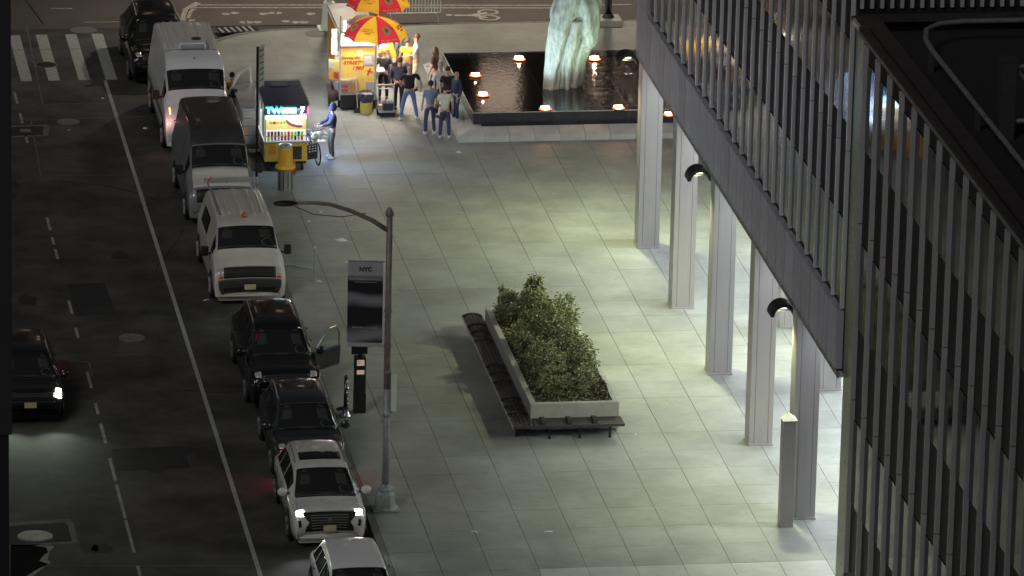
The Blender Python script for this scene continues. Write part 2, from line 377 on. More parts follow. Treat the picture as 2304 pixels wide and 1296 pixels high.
# ---- painted markings and covers on the road (children of the road)
def strip(name, m, x0, y0, x1, y1, z=.004, par=None, base=RZ):
    return MB().box(x0, y0, base - .01, x1, y1, base + z).build(name, m, par or road)
def ln(name, m, a, b, wd, par=None, z=.004, base=RZ):
    a = Vector(a[:2]); b = Vector(b[:2]); t = (b - a).normalized(); q = Vector((t.y, -t.x)) * wd / 2
    return MB().prism([tuple(a + q), tuple(b + q), tuple(b - q), tuple(a - q)], base - .01, base + z).build(name, m, par or road)
for x in (-12.17, -11.30, -10.35, -9.50):
    for (a, b) in (((23.2, 25.0), (25.06, 28.7)) if x == -11.33 else ((23.2, 26.9), (26.95, 28.75))):
        strip('crosswalk_stripe', 'road paint', x, a, x + .36, b)
for k in range(13): ln('lane_line', 'road paint', (-9.53, 23.1 - k * 4.4), (-9.53, 23.1 - (k + 1) * 4.4 + .02), .11)
for y0, y1 in ((20.6, 21.9), (18.4, 19.5), (16.2, 17.2), (7.0, 8.3), (5.6, 6.3), (4.2, 5.1), (-1.0, .2), (-3.2, -2.3), (-7.6, -6.2), (-9.8, -8.9), (-12.2, -10.6), (-15.2, -13.4), (-18.1, -15.5), (-20.6, -18.2), (-24.5, -21.6)):
    strip('lane_dash', 'worn paint', -12.5, y0, -12.42, y1)
for a, b in (((28, 272), (330, 262)), ((100, 235), (250, 231)), ((110, 396), (300, 393)), ((20, 1274), (590, 1272)), ((250, 800), (330, 795)), ((60, 60), (97, 236)), ((70, 270), (92, 396)), ((165, 812), (200, 815)), ((200, 815), (210, 850))):
    ln('pavement_seam', 'seam', at(*a, RZ), at(*b, RZ), .035)
ln('pavement_seam', 'black', at(58, 0, RZ), at(98, 55, RZ), .05, cross, .003)
# utility cut with pale edging
def quadpx(name, m, pl, z, par=None, base=RZ, zz=.003):
    P = [tuple(at(px, py, base)[:2]) for px, py in pl]
    if sum(P[i][0] * P[(i + 1) % len(P)][1] - P[(i + 1) % len(P)][0] * P[i][1] for i in range(len(P))) < 0: P = P[::-1]
    return MB().prism(P, base - .01, base + zz).build(name, m, par or road)
quadpx('road_patch', 'seam', [(20, 1176), (155, 1168), (166, 1178), (176, 1222), (20, 1232)], 0, zz=.004)
quadpx('road_patch', 'patch asphalt', [(20, 1184), (144, 1176), (152, 1182), (162, 1218), (20, 1226)], 0, zz=.008)
quadpx('road_patch', 'seam', [(25, 283), (108, 281), (112, 285), (108, 306), (25, 309)], 0, zz=.004)
quadpx('road_patch', 'patch asphalt', [(25, 286), (98, 284), (96, 303), (25, 306)], 0, zz=.008)
quadpx('valve_cover', 'iron cover', [(45, 291), (69, 291), (70, 298), (45, 298)], 0, zz=.012)
P = []
for px, py in ((24, 1232), (70, 1228), (104, 1232), (108, 1243), (98, 1250), (88, 1262), (110, 1270), (86, 1280), (60, 1296), (40, 1310), (24, 1310)): P.append((px, py))
quadpx('dried_mud', 'puddle mud', [(24, 1226)] + [(px + 12 + 8 * math.sin(i * 2.1), py - 3) for i, (px, py) in enumerate(P[1:-1])] + [(24, 1316)], 0, zz=.004)
quadpx('puddle', 'puddle', P, 0, zz=.008)
def cover(px, py, r, label, m='iron cover'):
    p = at(px, py, RZ); t = T('manhole_cover', label, 'manhole cover', (p.x, p.y, RZ), 0, 'manhole covers in the road')
    MB().lathe([(r, -.01), (r, .009), (r * .9, .009)], 28, cap=True).build('rim', 'iron cover', t)
    MB().lathe([(r * .88, 0), (r * .88, .014)], 28).build('lid', m, t)
    g = MB()
    for k in range(-5, 6):
        h = math.sqrt(max(0, (r * .8) ** 2 - (k * r * .15) ** 2)); g.box(k * r * .15 - .012, -h, .014, k * r * .15 + .012, h, .02)
    g.build('tread', m, t)
cover(296, 760, .36, 'round iron manhole cover left of the lane line, level with the open car door')
cover(79, 1207, .44, 'large gridded manhole cover inside the pale edged road patch')
cover(154, 274, .35, 'round pale manhole cover below the crosswalk stripes')
cover(188, 68, .43, 'wide manhole cover at the far end of the crosswalk stripes')
cover(104, 146, .36, 'dark manhole cover with a pale rim across the second crosswalk stripe', 'patch asphalt')
rnd = random.Random(77)
for k in range(4):   # tar filled cracks
    x = rnd.uniform(-14.5, -9.8) if k % 3 else -9.7 - rnd.random() * .4; y = rnd.uniform(-22, 21); ang = rnd.choice((0, math.pi / 2)) + rnd.uniform(-.3, .3); P_ = [Vector((x, y))]
    for q in range(rnd.randint(4, 8)): ang += rnd.uniform(-.5, .5) * .6; P_.append(P_[-1] + Vector((math.cos(ang), math.sin(ang))) * rnd.uniform(.35, .8))
    b_ = MB(); wd_ = rnd.uniform(.018, .035)
    for a_, c_ in zip(P_, P_[1:]):
        t_ = (c_ - a_).normalized(); q_ = Vector((t_.y, -t_.x)) * wd_; i_ = len(b_.v)
        b_.v += [(*(a_ + q_), RZ + .003), (*(c_ + q_), RZ + .003), (*(c_ - q_), RZ + .003), (*(a_ - q_), RZ + .003)]; b_.f.append((i_, i_ + 1, i_ + 2, i_ + 3))
    b_.build('tar_seam', 'patch asphalt', road)
for k in range(26):   # oil and tyre stains
    x = rnd.choice((-7.5, -11, -13.8)) + rnd.gauss(0, .5); y = rnd.uniform(-23, 22); r_ = rnd.uniform(.08, .35); n_ = 11; b_ = MB()
    b_.v = [(x + r_ * rnd.uniform(.6, 1.1) * math.cos(2 * math.pi * q / n_), y + r_ * rnd.uniform(.8, 1.9) * math.sin(2 * math.pi * q / n_), RZ + .0022) for q in range(n_)]; b_.f = [tuple(range(n_))]; b_.build('oil_stain', 'oil', road)
quadpx('road_patch', 'patch asphalt', [(150, 640), (235, 636), (262, 706), (172, 712)], 0, zz=.0035)
quadpx('road_patch', 'patch asphalt', [(250, 1010), (410, 1004), (428, 1052), (262, 1060)], 0, zz=.0035)
# cross street markings
for (a, b, wd) in (((430, 11), (1250, 12), .1), ((430, 17), (1250, 18), .1), ((1330, 12), (1420, 10), .1), ((545, 73), (735, 72), .05), ((115, 19), (163, 19), .09), ((190, 50), (275, 49), .06)):
    ln('lane_line', 'worn paint', at(*a, RZ), at(*b, RZ), wd, cross)
random.seed(3)
for i in range(15):
    px = 500 + i * 17 + random.uniform(-4, 4); py = random.choice((29, 31, 48, 50)); 
    if 700 < px < 770: continue
    quadpx('worn_marking', 'worn paint', [(px, py), (px + 6, py - 2.5), (px + random.uniform(14, 24), py - 1.5), (px + 20, py + 1.5), (px + 9, py + 3)], 0, cross)
bk = bpy.data.objects.new('bicycle_marking', None); col.objects.link(bk); bk.parent = cross
for c in ((1098, 27), (1101, 40)):
    p = at(*c, RZ); b_ = MB(); nn = 28
    vs = [(p.x + r_ * .36 * math.cos(2 * math.pi * k / nn), p.y + r_ * .36 * 0.95 * math.sin(2 * math.pi * k / nn), RZ + .004) for r_ in (.7, 1) for k in range(nn)]
    b_.add(vs, [(k, (k + 1) % nn, nn + (k + 1) % nn, nn + k) for k in range(nn)]).build('wheel_ring', 'worn paint', bk)
quadpx('rider_mark', 'worn paint', [(1022, 33), (1055, 33), (1075, 30), (1095, 27), (1096, 31), (1078, 34), (1098, 39), (1092, 41), (1062, 36), (1022, 36)], 0, bk)
quadpx('rider_head', 'worn paint', [(1004, 32), (1016, 32), (1019, 34), (1014, 36), (1004, 35)], 0, bk)
for pl in ([(400, 60), (412, 20), (440, 4), (452, 8), (425, 24), (412, 60)], [(417, 40), (425, 20), (444, 20), (434, 24), (428, 40)], [(418, 62), (426, 44), (440, 44), (432, 50), (430, 62)]):
    quadpx('corner_marking', 'worn paint', pl, 0, cross)
g = T('drain_grate', 'dark drain grate set in the pavement corner with a bright glint', 'drain', at(535, 66, 0), R(10))
MB().box(-.65, -.35, -.02, .65, .35, .004).build('frame', 'black', g)
for k in range(6): MB().box(-.6 + k * .2, -.3, .002, -.52 + k * .2, .3, .012).build('bar', 'steel edge', g)
pk = at(718, 76, 0)
tag(MB().lathe([(.45, 0), (.45, .004)], 24, (pk.x, pk.y, 0)).build('pavement_cover', 'kerb stone'), 'round reddish cover in the pavement near the white pole base', 'cover')

# ================================================================ FOUNTAIN
FX0, FX1, FY0, FY1, FZ = 1.1, 9.1, 15.62, 22.6, .7
ft = T('fountain', 'black granite fountain basin with thin rippling water inside a sloped concrete rim', 'fountain', (FX0, FY0, 0))
L_, W_ = FX1 - FX0, FY1 - FY0
MB().box(0.02, 0.02, -.02, L_ - .02, W_ - .02, FZ - .008).build('basin', 'pipe', ft)
nx, ny = 10, 9; tw, td = L_ / nx, W_ / ny
tile = MB().box(0.006, .006, FZ - .03, tw - .006, td - .006, FZ).mesh('granite_tile', 'granite')
for i in range(nx):
    for j in range(ny): link('granite_tile', tile, ft, (i * tw, j * td, random.uniform(-.001, .001)))
ftile = MB().box(.005, -.012, 0, tw - .005, .02, FZ - .035).mesh('side_tile', 'granite')
for i in range(nx): link('side_tile', ftile, ft, (i * tw, 0, 0))
stile = MB().box(-.012, .005, 0, .02, td - .005, FZ - .035).mesh('side_tile', 'granite')
for j in range(ny): link('side_tile', stile, ft, (0, j * td, 0))
wat = MB(); wat.add([(0, 0, FZ + .014), (L_, 0, FZ + .014), (L_, W_, FZ + .014), (0, W_, FZ + .014)], [(0, 1, 2, 3)]); wo = wat.build('water', 'water film', ft)
MB().box(-.03, -.02, FZ - .01, L_, .0, FZ + .012).build('overflow_edge', 'stainless', ft)
MB().box(-.03, -.02, FZ - .01, -.01, W_, FZ + .03).build('overflow_edge', 'stainless', ft)
# water curtain / glass on the left side
MB().box(-.26, .2, .05, -.245, W_, FZ - .02).build('glass_pane', 'clear glass', ft)
MB().tube([(-.25, .2, FZ), (-.25, W_, FZ)], .018, 6).build('pane_rail', 'stainless', ft)
prof = [(0, 0), (0, .17), (.50, .34), (.56, .34), (.56, 0)]   # (inward, up)
blk = MB(); n_ = 11; fl = 8.56 / n_
vs = []
for s_ in (0, 1):
    for (u, v) in prof: vs.append((.006 + s_ * (fl - .012), u, v))
fs = [(4, 3, 2, 1, 0), (5, 6, 7, 8, 9)] + [(k, (k + 1) % 5, 5 + (k + 1) % 5, 5 + k) for k in range(5)]
bme = MB().add(vs, fs).mesh('rim_block', 'rim concrete')
for k in range(1, n_): link('rim_block', bme, ft, (-.56 + k * fl, -.80, 0))
lm = [(v[1], -v[0], v[2]) for v in vs]
bml = MB().add(lm, [tuple(reversed(f)) for f in fs]).mesh('rim_block', 'rim concrete')
lb = MB(); nl = 10; fw = 7.62 / nl
lv = []
for s_ in (0, 1):
    for (u, v) in prof: lv.append((u, .006 + s_ * (fw - .012), v))
bml = MB().add(lv, [tuple(reversed(f)) for f in fs]).mesh('rim_block', 'rim concrete')
for k in range(nl): link('rim_block', bml, ft, (-.56, -.80 + .78 + k * fw, 0))
# mitred corner block
cb = MB().add([(0, 0, 0), (.78, 0, 0), (.78, .78, 0), (0, .78, 0), (0, 0, .17), (.78, 0, .17), (.78, .50, .34), (.5, .5, .34), (.5, .78, .34), (0, .78, .17), (.78, .78, .34)],
              [(3, 2, 1, 0), (0, 1, 5, 4), (4, 5, 6, 7), (4, 7, 8, 9), (0, 4, 9, 3), (7, 6, 10, 8), (1, 2, 10, 6, 5), (2, 3, 9, 8, 10)])
cb.build('rim_block', 'rim concrete', ft, loc=(-.56, -.80, 0))
# floodlights standing in the basin
def pool_light(px, py, label, hot=False, e=14):
    p = at(px, py, FZ + .05); t = T('pool_light', label, 'floodlight', (p.x, p.y, FZ), R(random.uniform(-6, 6)), 'floodlights in the fountain basin')
    MB().box(-.16, -.12, 0, .16, .14, .05).build('housing', 'black', t, bevel=.01)
    MB().add([(-.12, -.09, .055), (.12, -.09, .055), (.14, .10, .12), (-.14, .10, .12), (-.12, -.09, .045), (.12, -.09, .045), (.14, .10, .05), (-.14, .10, .05)],
             [(0, 1, 2, 3), (4, 7, 6, 5), (0, 4, 5, 1), (1, 5, 6, 2), (2, 6, 7, 3), (3, 7, 4, 0)]).build('lens', 'pool lamp hot' if hot else 'pool lamp', t)
    if hot: MB().ball((0, 0, .10), (.085, .07, .06), 12, 7).build('bulb', 'pool lamp hot', t, smooth=True)
    MB().lathe([(.20, .052), (.15, .058)], 18).build('collar', 'lamp halo', t)  # glowing disc stands in for the lamp's halo, not a fixture part
    lamp('POINT', 'glow', t, (0, 0, .20), e, (1, .5, .3), .03)
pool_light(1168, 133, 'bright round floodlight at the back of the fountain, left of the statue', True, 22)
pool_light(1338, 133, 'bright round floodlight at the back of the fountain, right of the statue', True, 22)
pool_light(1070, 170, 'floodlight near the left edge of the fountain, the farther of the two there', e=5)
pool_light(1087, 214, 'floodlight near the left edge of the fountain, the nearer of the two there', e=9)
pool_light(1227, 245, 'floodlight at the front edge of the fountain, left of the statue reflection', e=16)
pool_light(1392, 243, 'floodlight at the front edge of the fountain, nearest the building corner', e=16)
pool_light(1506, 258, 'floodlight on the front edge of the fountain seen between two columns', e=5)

# ---- statue: heavy verdigris drapery rising out of the frame
st = T('statue', 'tall pale green bronze figure in folded drapery standing in the fountain', 'statue', (4.30, 18.55, FZ))
def drape(name, sil, n=72, folds=(9, .05, .3), seed=1, cy=0.0, dp=.75):
    rnd = random.Random(seed); b_ = MB(); rows = 60; z0 = sil[0][0]; z1 = sil[-1][0]; ph = [rnd.uniform(0, 6.3) for _ in range(6)]
    for i in range(rows + 1):
        z = z0 + (z1 - z0) * i / rows
        for k in range(len(sil) - 1):
            if sil[k][0] <= z <= sil[k + 1][0] + 1e-6:
                f_ = (z - sil[k][0]) / (sil[k + 1][0] - sil[k][0]); f_ = f_ * f_ * (3 - 2 * f_); l = sil[k][1] + (sil[k + 1][1] - sil[k][1]) * f_; r_ = sil[k][2] + (sil[k + 1][2] - sil[k][2]) * f_; break
        cx = (l + r_) / 2; hw = (r_ - l) / 2
        for k in range(n):
            a = 2 * math.pi * k / n
            w1 = math.sin(folds[0] * a + ph[0] + .9 * math.sin(z * 1.1 + ph[1])); w2 = math.sin(5 * a + ph[2] + z * 1.6); w3 = math.sin(17 * a + ph[3] + z * .8)
            rr = 1 + folds[1] * (abs(w1) ** .6 * (1 if w1 > 0 else -1)) + folds[1] * .8 * w2 * min(1, z / 1.5) + .03 * w3 + .025 * math.sin(z * 6 + 2 * a + ph[4]) * min(1, z)
            b_.v.append((cx + hw * rr * math.cos(a), cy + hw * dp * rr * math.sin(a), z))
    for i in range(rows):
        for k in range(n): b_.f.append((i * n + k, i * n + (k + 1) % n, (i + 1) * n + (k + 1) % n, (i + 1) * n + k))
    b_.f.append(tuple(range(n - 1, -1, -1))); b_.f.append(tuple(rows * n + k for k in range(n)))
    return b_.build(name, 'bronze', st, smooth=True)
# silhouettes (height, left, right) measured against the photograph
drape('robe', [(0, -.52, .58), (.6, -.50, .66), (1.25, -.44, .84), (1.8, -.38, .98), (2.15, -.36, 1.02), (2.8, -.24, 1.12), (3.6, -.2, 1.12), (4.4, 0, .95), (5.0, .3, .7)], folds=(7, .085, .3), seed=4, cy=.05, dp=.8)
drape('hanging_fold', [(0, -.66, -.18), (.5, -.66, -.14), (1.2, -.60, .02), (1.9, -.56, .22), (2.4, -.46, .36), (3.0, -.3, .5), (3.6, -.2, .5)], n=40, folds=(5, .11, .3), seed=9, cy=-.36, dp=.85)
drape('hanging_fold', [(1.15, .62, .78), (1.5, .42, .98), (2.0, .25, 1.02), (2.6, .1, .98), (3.2, .1, .8)], n=40, folds=(5, .10, .3), seed=12, cy=-.32, dp=.7)
drape('hanging_fold', [(0, -.02, .14), (.8, -.04, .2), (1.6, -.02, .4), (2.2, .1, .5)], n=32, folds=(3, .06, .3), seed=15, cy=-.48, dp=.9)
for x, y, e, c in ((-1.9, -2.3, 330, (.74, .96, 1)), (-2.4, .6, 190, (.74, .96, 1)), (1.9, -2.3, 190, (.82, 1, .68))):
    l = lamp('SPOT', 'statue_spot', st, (x, y, .15), e, c, .08, spot=70, blend=.8)
    l.rotation_euler = (Vector((x, y, .15)) - Vector((.2, 0, 2.4))).to_track_quat('Z', 'Y').to_euler()

# ================================================================ OFFICE TOWER on columns, low wing beside it
WX = 4.1; SOF = 5.6; YT = -25.4; YN = 4.35
tw_ = T('office_tower', 'office tower with vertical metal fins raised on square columns over the plaza', 'building', (WX, YT, 0))
H = 40.0; D_ = 24.0; LY = YN - YT
MB().box(.14, 0, SOF + .02, D_, LY - .05, H).build('wall', 'spandrel', tw_)
MB().box(.02, .02, SOF - .06, D_, LY - .02, SOF).build('soffit', 'soffit', tw_)
MB().box(-.012, 0, SOF - .08, .02, LY, SOF + .06).build('edge_trim', 'pipe', tw_)
NB = 26; BP = 1.12; Y0b = .25                 # bays run up from the wing
fin = MB().box(.045, -.045, 0, .14, .045, 4.38)
fin_me = fin.mesh('fin', 'fin metal')
fin0 = MB().box(.045, -.045, 0, .14, .045, 3.93).mesh('fin', 'fin metal')
pane_me = MB().box(.105, .05, 0, .145, BP - .05, 2.05).mesh('window', 'tower glass')
spa_me = MB().box(.12, .05, 0, .145, BP - .05, 2.28).mesh('spandrel_panel', 'spandrel')
bm_ = MB().box(-.01, .01, 0, .14, BP - .01, 1.46)
for q in (.17, .39, .61, .83): bm_.box(-.042, q * BP - .03, 0, -.008, q * BP + .03, 1.46)
band_me = bm_.mesh('metal_panel', 'band metal')
for k in range(NB):
    y = Y0b + k * BP
    link('metal_panel', band_me, tw_, (0, y, SOF + .08))
    if k < 25:
        link('fin', fin0, tw_, (0, y + .05, 7.2))
        link('fin', fin_me, tw_, (0, y + .05, 11.16))
        link('fin', fin_me, tw_, (0, y + .05, 15.56))
        for z in (7.3, 11.75, 16.2): link('window', pane_me, tw_, (0, y, z))
        for z in (9.4, 13.85, 18.3): link('spandrel_panel', spa_me, tw_, (0, y, z))
    else:
        pass
cy0 = Y0b + 25 * BP
for q in range(8):
    a = cy0 + q * (LY - cy0) / 8; b = cy0 + (q + 1) * (LY - cy0) / 8
    MB().box(-.01, a + .012, SOF + 1.55 if q < 4 and False else SOF + .08 + (1.46 if q * (LY - cy0) / 8 < BP - .05 else 0), .14, b - .012, 22).build('metal_panel', 'band metal', tw_)
# tower face rising behind the wing roof
for k in range(26):
    x = .18 + k * .242
    MB().box(x, -.10, 14.75, x + .085, .0, 20).build('fin', 'dull fin', tw_)
MB().box(.1, -.012, 14.75, 12, 0, 24).build('louvre_wall', 'spandrel', tw_)
# columns
def column(x, y, label, grp='square metal columns along the building edge'):
    t = T('column', label, 'column', (x, y, 0), 0, grp)
    MB().box(.02, .02, 0, .60, .60, SOF - .07).build('core', 'dark frame', t)
    for a, b in ((.0, .125), (.135, .485), (.495, .62)):
        MB().box(a, 0, .0, b, .015, SOF - .08).build('cladding_panel', 'column metal', t)
        MB().box(a, .605, .0, b, .62, SOF - .08).build('cladding_panel', 'column metal', t)
    MB().box(0, .02, .0, .015, .60, SOF - .08).build('cladding_panel', 'column metal', t)
    MB().box(.605, .02, .0, .62, .60, SOF - .08).build('cladding_panel', 'column metal', t)
    MB().box(-.02, -.02, .0, .64, .64, .05).build('base_plate', 'column metal', t)
    return t
names = ['square metal column nearest the fountain, at the far corner of the building', 'second square metal column from the fountain', 'middle square metal column, beneath and beside the second curved hood lamp', 'fourth square metal column from the fountain', 'nearest square metal column, behind the short pier with a pyramid cap']
for k, y in enumerate((3.46, -2.32, -8.26, -14.18, -20.0)): column(4.16, y, names[k])
for y, lb in ((-4.3, 'inner column under the building glimpsed beside the third curved hood lamp'), (-9.84, 'inner column under the building glimpsed just above the low end of the building edge')):
    column(6.85, y, lb, 'inner columns under the building')
for y in (1.6, -15.7, -21.5): column(6.85 if y > 0 else 7.6, y, 'inner square column standing under the building', 'hidden inner columns') if False else None
pr = T('pier', 'short square metal pier with a pale pyramid cap in front of the nearest column', 'pier', (3.78, -20.55, 0))
MB().box(0, 0, 0, .34, .34, 2.82).build('shaft', 'column metal', pr, bevel=.008)
MB().add([(-.02, -.02, 2.82), (.36, -.02, 2.82), (.36, .36, 2.82), (-.02, .36, 2.82), (.17, .17, 2.99)], [(3, 2, 1, 0), (0, 1, 4), (1, 2, 4), (2, 3, 4), (3, 0, 4)]).build('cap', 'pale slab', pr)
# curved hood lamps 
def hood(y, label, pw=1250):
    t = T('hood_lamp', label, 'lamp', (WX + .16, y, 5.13), 0, 'curved hood lamps on the building edge')
    b_ = MB(); n_ = 12; r0, r1 = .34, .25; Ln = .55
    for yy in (0, Ln):
        for rr in (r0, r1):
            for k in range(n_ + 1): a = math.pi * k / n_; b_.v.append((-.30 + rr * math.cos(a), yy, rr * 1.0 * math.sin(a)))
    m_ = n_ + 1
    for k in range(n_):
        b_.f += [(k, k + 1, 2 * m_ + k + 1, 2 * m_ + k), (m_ + k, 3 * m_ + k, 3 * m_ + k + 1, m_ + k + 1), (k, m_ + k, m_ + k + 1, k + 1), (2 * m_ + k, 2 * m_ + k + 1, 3 * m_ + k + 1, 3 * m_ + k)]
    b_.f += [(0, 2 * m_, 3 * m_, m_), (n_, m_ + n_, 3 * m_ + n_, 2 * m_ + n_)]
    b_.build('hood', 'black', t)
    bk_ = MB(); bk_.v = [(-.30 + .25 * math.cos(math.pi * k / n_), Ln - .03, .25 * math.sin(math.pi * k / n_)) for k in range(n_ + 1)]; bk_.f = [tuple(range(n_ + 1))]
    bk_.v += [(v[0], v[1] + .02, v[2]) for v in bk_.v]; bk_.f.append(tuple(range(2 * n_ + 1, n_, -1))); bk_.build('reflector', 'pipe', t)
    MB().box(-.06, .05, .02, .02, Ln - .05, .12).build('bracket', 'black', t)
    MB().box(-.42, .28, .13, -.18, Ln - .06, .16).build('lens', 'hood lens', t)
    lamp('SPOT', 'beam', t, (-.3, .27, .06), pw, (.96, 1, .56), .12, rot=(0, R(8), 0), spot=152, blend=.9)
hood(4.7, 'black curved hood lamp at the far end of the building edge, over the fountain side')
hood(-7.15, 'black curved hood lamp halfway along the building edge')
hood(-19.25, 'black curved hood lamp nearest the camera, above the pier with the pyramid cap', 760)
# recessed lights in the soffit
for i, (x, y) in enumerate([(5.7 + a, b) for a in (0, 3.1) for b in (2.5, -3.4, -9.3, -15.2, -21.1)]):
    t = T('soffit_light', 'square recessed ceiling light under the office tower, hidden above the colonnade floor', 'ceiling light', (x, y, SOF - .07), 0, 'recessed lights under the tower')
    MB().box(-.3, -.3, -.02, .3, .3, 0).build('frame', 'pipe', t); MB().box(-.26, -.26, -.03, .26, .26, -.02).build('lens', 'soffit lens', t)
    lamp('AREA', 'glow', t, (0, 0, -.05), 330 if x > 7 else 75, (.88, .94, 1), 1.4)
S(MB().box(9.5, YT, 0, 9.7, YN, SOF - .08).build('lobby_wall', 'pale slab'))

wg = T('low_wing', 'low dark wing of the office building with tall grey fins and a flat black roof', 'building', (WX, YT, 0))
WH = 14.45; WL = 34
MB().box(.16, -WL, -.12, 22, -.02, WH - .35).build('wall', 'spandrel', wg)
MB().box(.12, -.95, 0, .165, -.03, WH).build('corner_panel', 'olive lit glass', wg)
WB = 1.37
finw = MB().box(.035, -.05, 0, .17, .05, 4.37).mesh('fin', 'dull fin')
finb = MB().box(.035, -.05, 0, .17, .05, 3.0).mesh('fin', 'dull fin')
pw = MB().box(.13, .055, 0, .17, WB - .055, 2.1).mesh('window', 'tower glass'); sw = MB().box(.145, .055, 0, .17, WB - .055, 2.25).mesh('spandrel_panel', 'spandrel')
ptop = MB().box(.145, .055, 0, .17, WB - .055, .85).mesh('spandrel_panel', 'spandrel')
for k in range(22):
    y = -1.35 - k * WB
    link('fin', finw, wg, (0, y, 9.85)); link('fin', finw, wg, (0, y, 5.45)); link('fin', finw, wg, (0, y, 1.05)) 
    for z in (11.65, 7.25, 2.85): link('window', pw, wg, (0, y - WB, z))
    for z in (9.38, 4.98, .58): link('spandrel_panel', sw, wg, (0, y - WB, z))
    link('spandrel_panel', ptop, wg, (0, y - WB, 13.77))
for k in range(12):
    y = -.02 - k * 2.8
    MB().box(-.02, y - 2.785, WH + .02, .62, y, WH + .12).build('coping_stone', 'coping', wg, bevel=.01)
MB().box(-.035, -WL, WH - .08, .0, -.9, WH + .02).build('parapet_flashing', 'pipe', wg)
MB().box(-.04, -1.0, WH + .0, .02, -.3, WH + .13).build('flashing_joint', 'stainless', wg)
MB().box(.3, -.32, WH + .02, 20, -.02, WH + .14).build('coping_stone', 'coping', wg)
MB().box(.62, -WL, WH - .3, 22, -.32, WH - .2).build('roof_deck', 'roof black', wg)
rl = T('roof_rail', 'pale curved pipe rail running along the black flat roof', 'rail', (WX, YT, WH))
pp = [(1.05, -32, .35), (1.05, -20, .35), (1.05, -8, .35), (1.05, -4.2, .35), (1.1, -3.2, .35), (1.3, -2.3, .35), (1.7, -1.8, .35), (2.3, -1.6, .35), (8, -1.5, .35)]
MB().tube(pp, .065, 8).build('pipe', 'pipe', rl, smooth=True)
for y in (-4, -9, -14, -19, -24): MB().box(.98, y - .05, -.2, 1.12, y + .05, .3).build('bracket', 'dark frame', rl)
fr_ = T('roof_frame', 'steel post and braced frame of roof equipment at the right edge', 'equipment', (WX, YT, WH))
px0 = at(2268, 136, WH + 1.6); q = Vector((px0.x - WX, px0.y - YT, 0))
MB().box(q.x - .17, q.y - .17, -.2, q.x + .17, q.y + .17, 1.6).build('post', 'dark frame', fr_)
MB().box(q.x - .19, q.y - .19, 1.6, q.x + .19, q.y + .19, 1.66).build('post_cap', 'coping', fr_)
for z in (1.45, .2): MB().tube([(q.x, q.y, z), (q.x + 3, q.y, z)], .06, 6).build('beam', 'pipe', fr_)
MB().tube([(q.x + .2, q.y, 1.4), (q.x + 1.2, q.y, .25)], .04, 6).build('brace', 'pipe', fr_)

# ---- the edge of a neighbouring building, close by on the left
nb = T('neighbour_building', 'dark corner of a neighbouring building cutting off the left edge of the view', 'building', (-21.42, -107.9, 0))
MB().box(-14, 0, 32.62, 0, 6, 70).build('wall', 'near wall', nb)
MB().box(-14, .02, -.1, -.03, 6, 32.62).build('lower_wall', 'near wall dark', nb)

# ---- unseen lit office block, added so the wet basin and car roofs mirror something
ob = T('unseen_office_block', 'unseen brick office block added across the cross street, with warm windows for reflections', 'building', (0, 64, 0))
MB().box(-45, 0, -.2, 60, 14, 34).build('wall', 'brick far', ob)
wme = MB().box(0, -.06, 0, 1.5, .02, 2.1); wl = wme.mesh('window', 'unseen lit window'); wd = wme.mesh('window', 'tower glass'); rnd = random.Random(31)
for i in range(28):
    for j in range(7):
        lit = rnd.random() < (.6 if 14 <= i <= 19 else .12)
        link('window', wl if lit else wd, ob, (-42 + i * 3.6, 0, 5 + j * 3.8))
# ================================================================ PLANTER WITH BENCH
PX0, PX1, PY0, PY1, PT = -1.38, .98, -12.62, -4.2, .78
pl = T('planter', 'long concrete planter wrapped by a dark slatted bench in the middle of the plaza', 'planter', (PX0, PY0, 0))
pw_, pd_ = PX1 - PX0, PY1 - PY0; tk = .16
def wall_seg(n, a, b):
    d = Vector(b) - Vector(a); L0 = d.length; t = d.normalized()
    for k in range(n):
        MB().box(a[0] + (t.x * L0 * k / n if t.x else 0) + (.004 if t.x else 0), a[1] + (t.y * L0 * k / n if t.y else 0) + (.004 if t.y else 0), .05,
                 a[0] + (t.x * L0 * (k + 1) / n - .004 if t.x else tk), a[1] + (t.y * L0 * (k + 1) / n - .004 if t.y else tk), PT).build('wall_panel', 'concrete', pl, bevel=.012)
wall_seg(1, (0, 0), (pw_, 0)); wall_seg(1, (0, pd_ - tk), (pw_, pd_ - tk))
wall_seg(4, (0, tk), (0, pd_ - tk)); wall_seg(4, (pw_ - tk, tk), (pw_ - tk, pd_ - tk))
MB().box(tk, tk, 0, pw_ - tk, pd_ - tk, PT - .07).build('soil', 'soil', pl)
be = T('bench', 'dark slatted bench with arm dividers fixed along the left and near sides of the planter', 'bench', (PX0, PY0, 0))
BW = .56; BZ = .42
for k in range(5):
    a = -BW + .01 + k * .11
    MB().box(a, -.72, BZ - .04, a + .095, pd_ + .55, BZ).build('slat', 'bench wood', be, bevel=.006)
for k in range(5):
    a = -.72 + .01 + k * .13
    MB().box(.03, a, BZ - .04, pw_ + .03, a + .11, BZ).build('slat', 'bench wood', be, bevel=.006)
MB().box(-BW - .015, -.735, BZ - .07, -BW, pd_ + .55, BZ + .004).build('steel_edge', 'steel edge', be)
MB().box(-BW, -.735, BZ - .07, pw_ + .03, -.72, BZ + .004).build('steel_edge', 'dark frame', be)
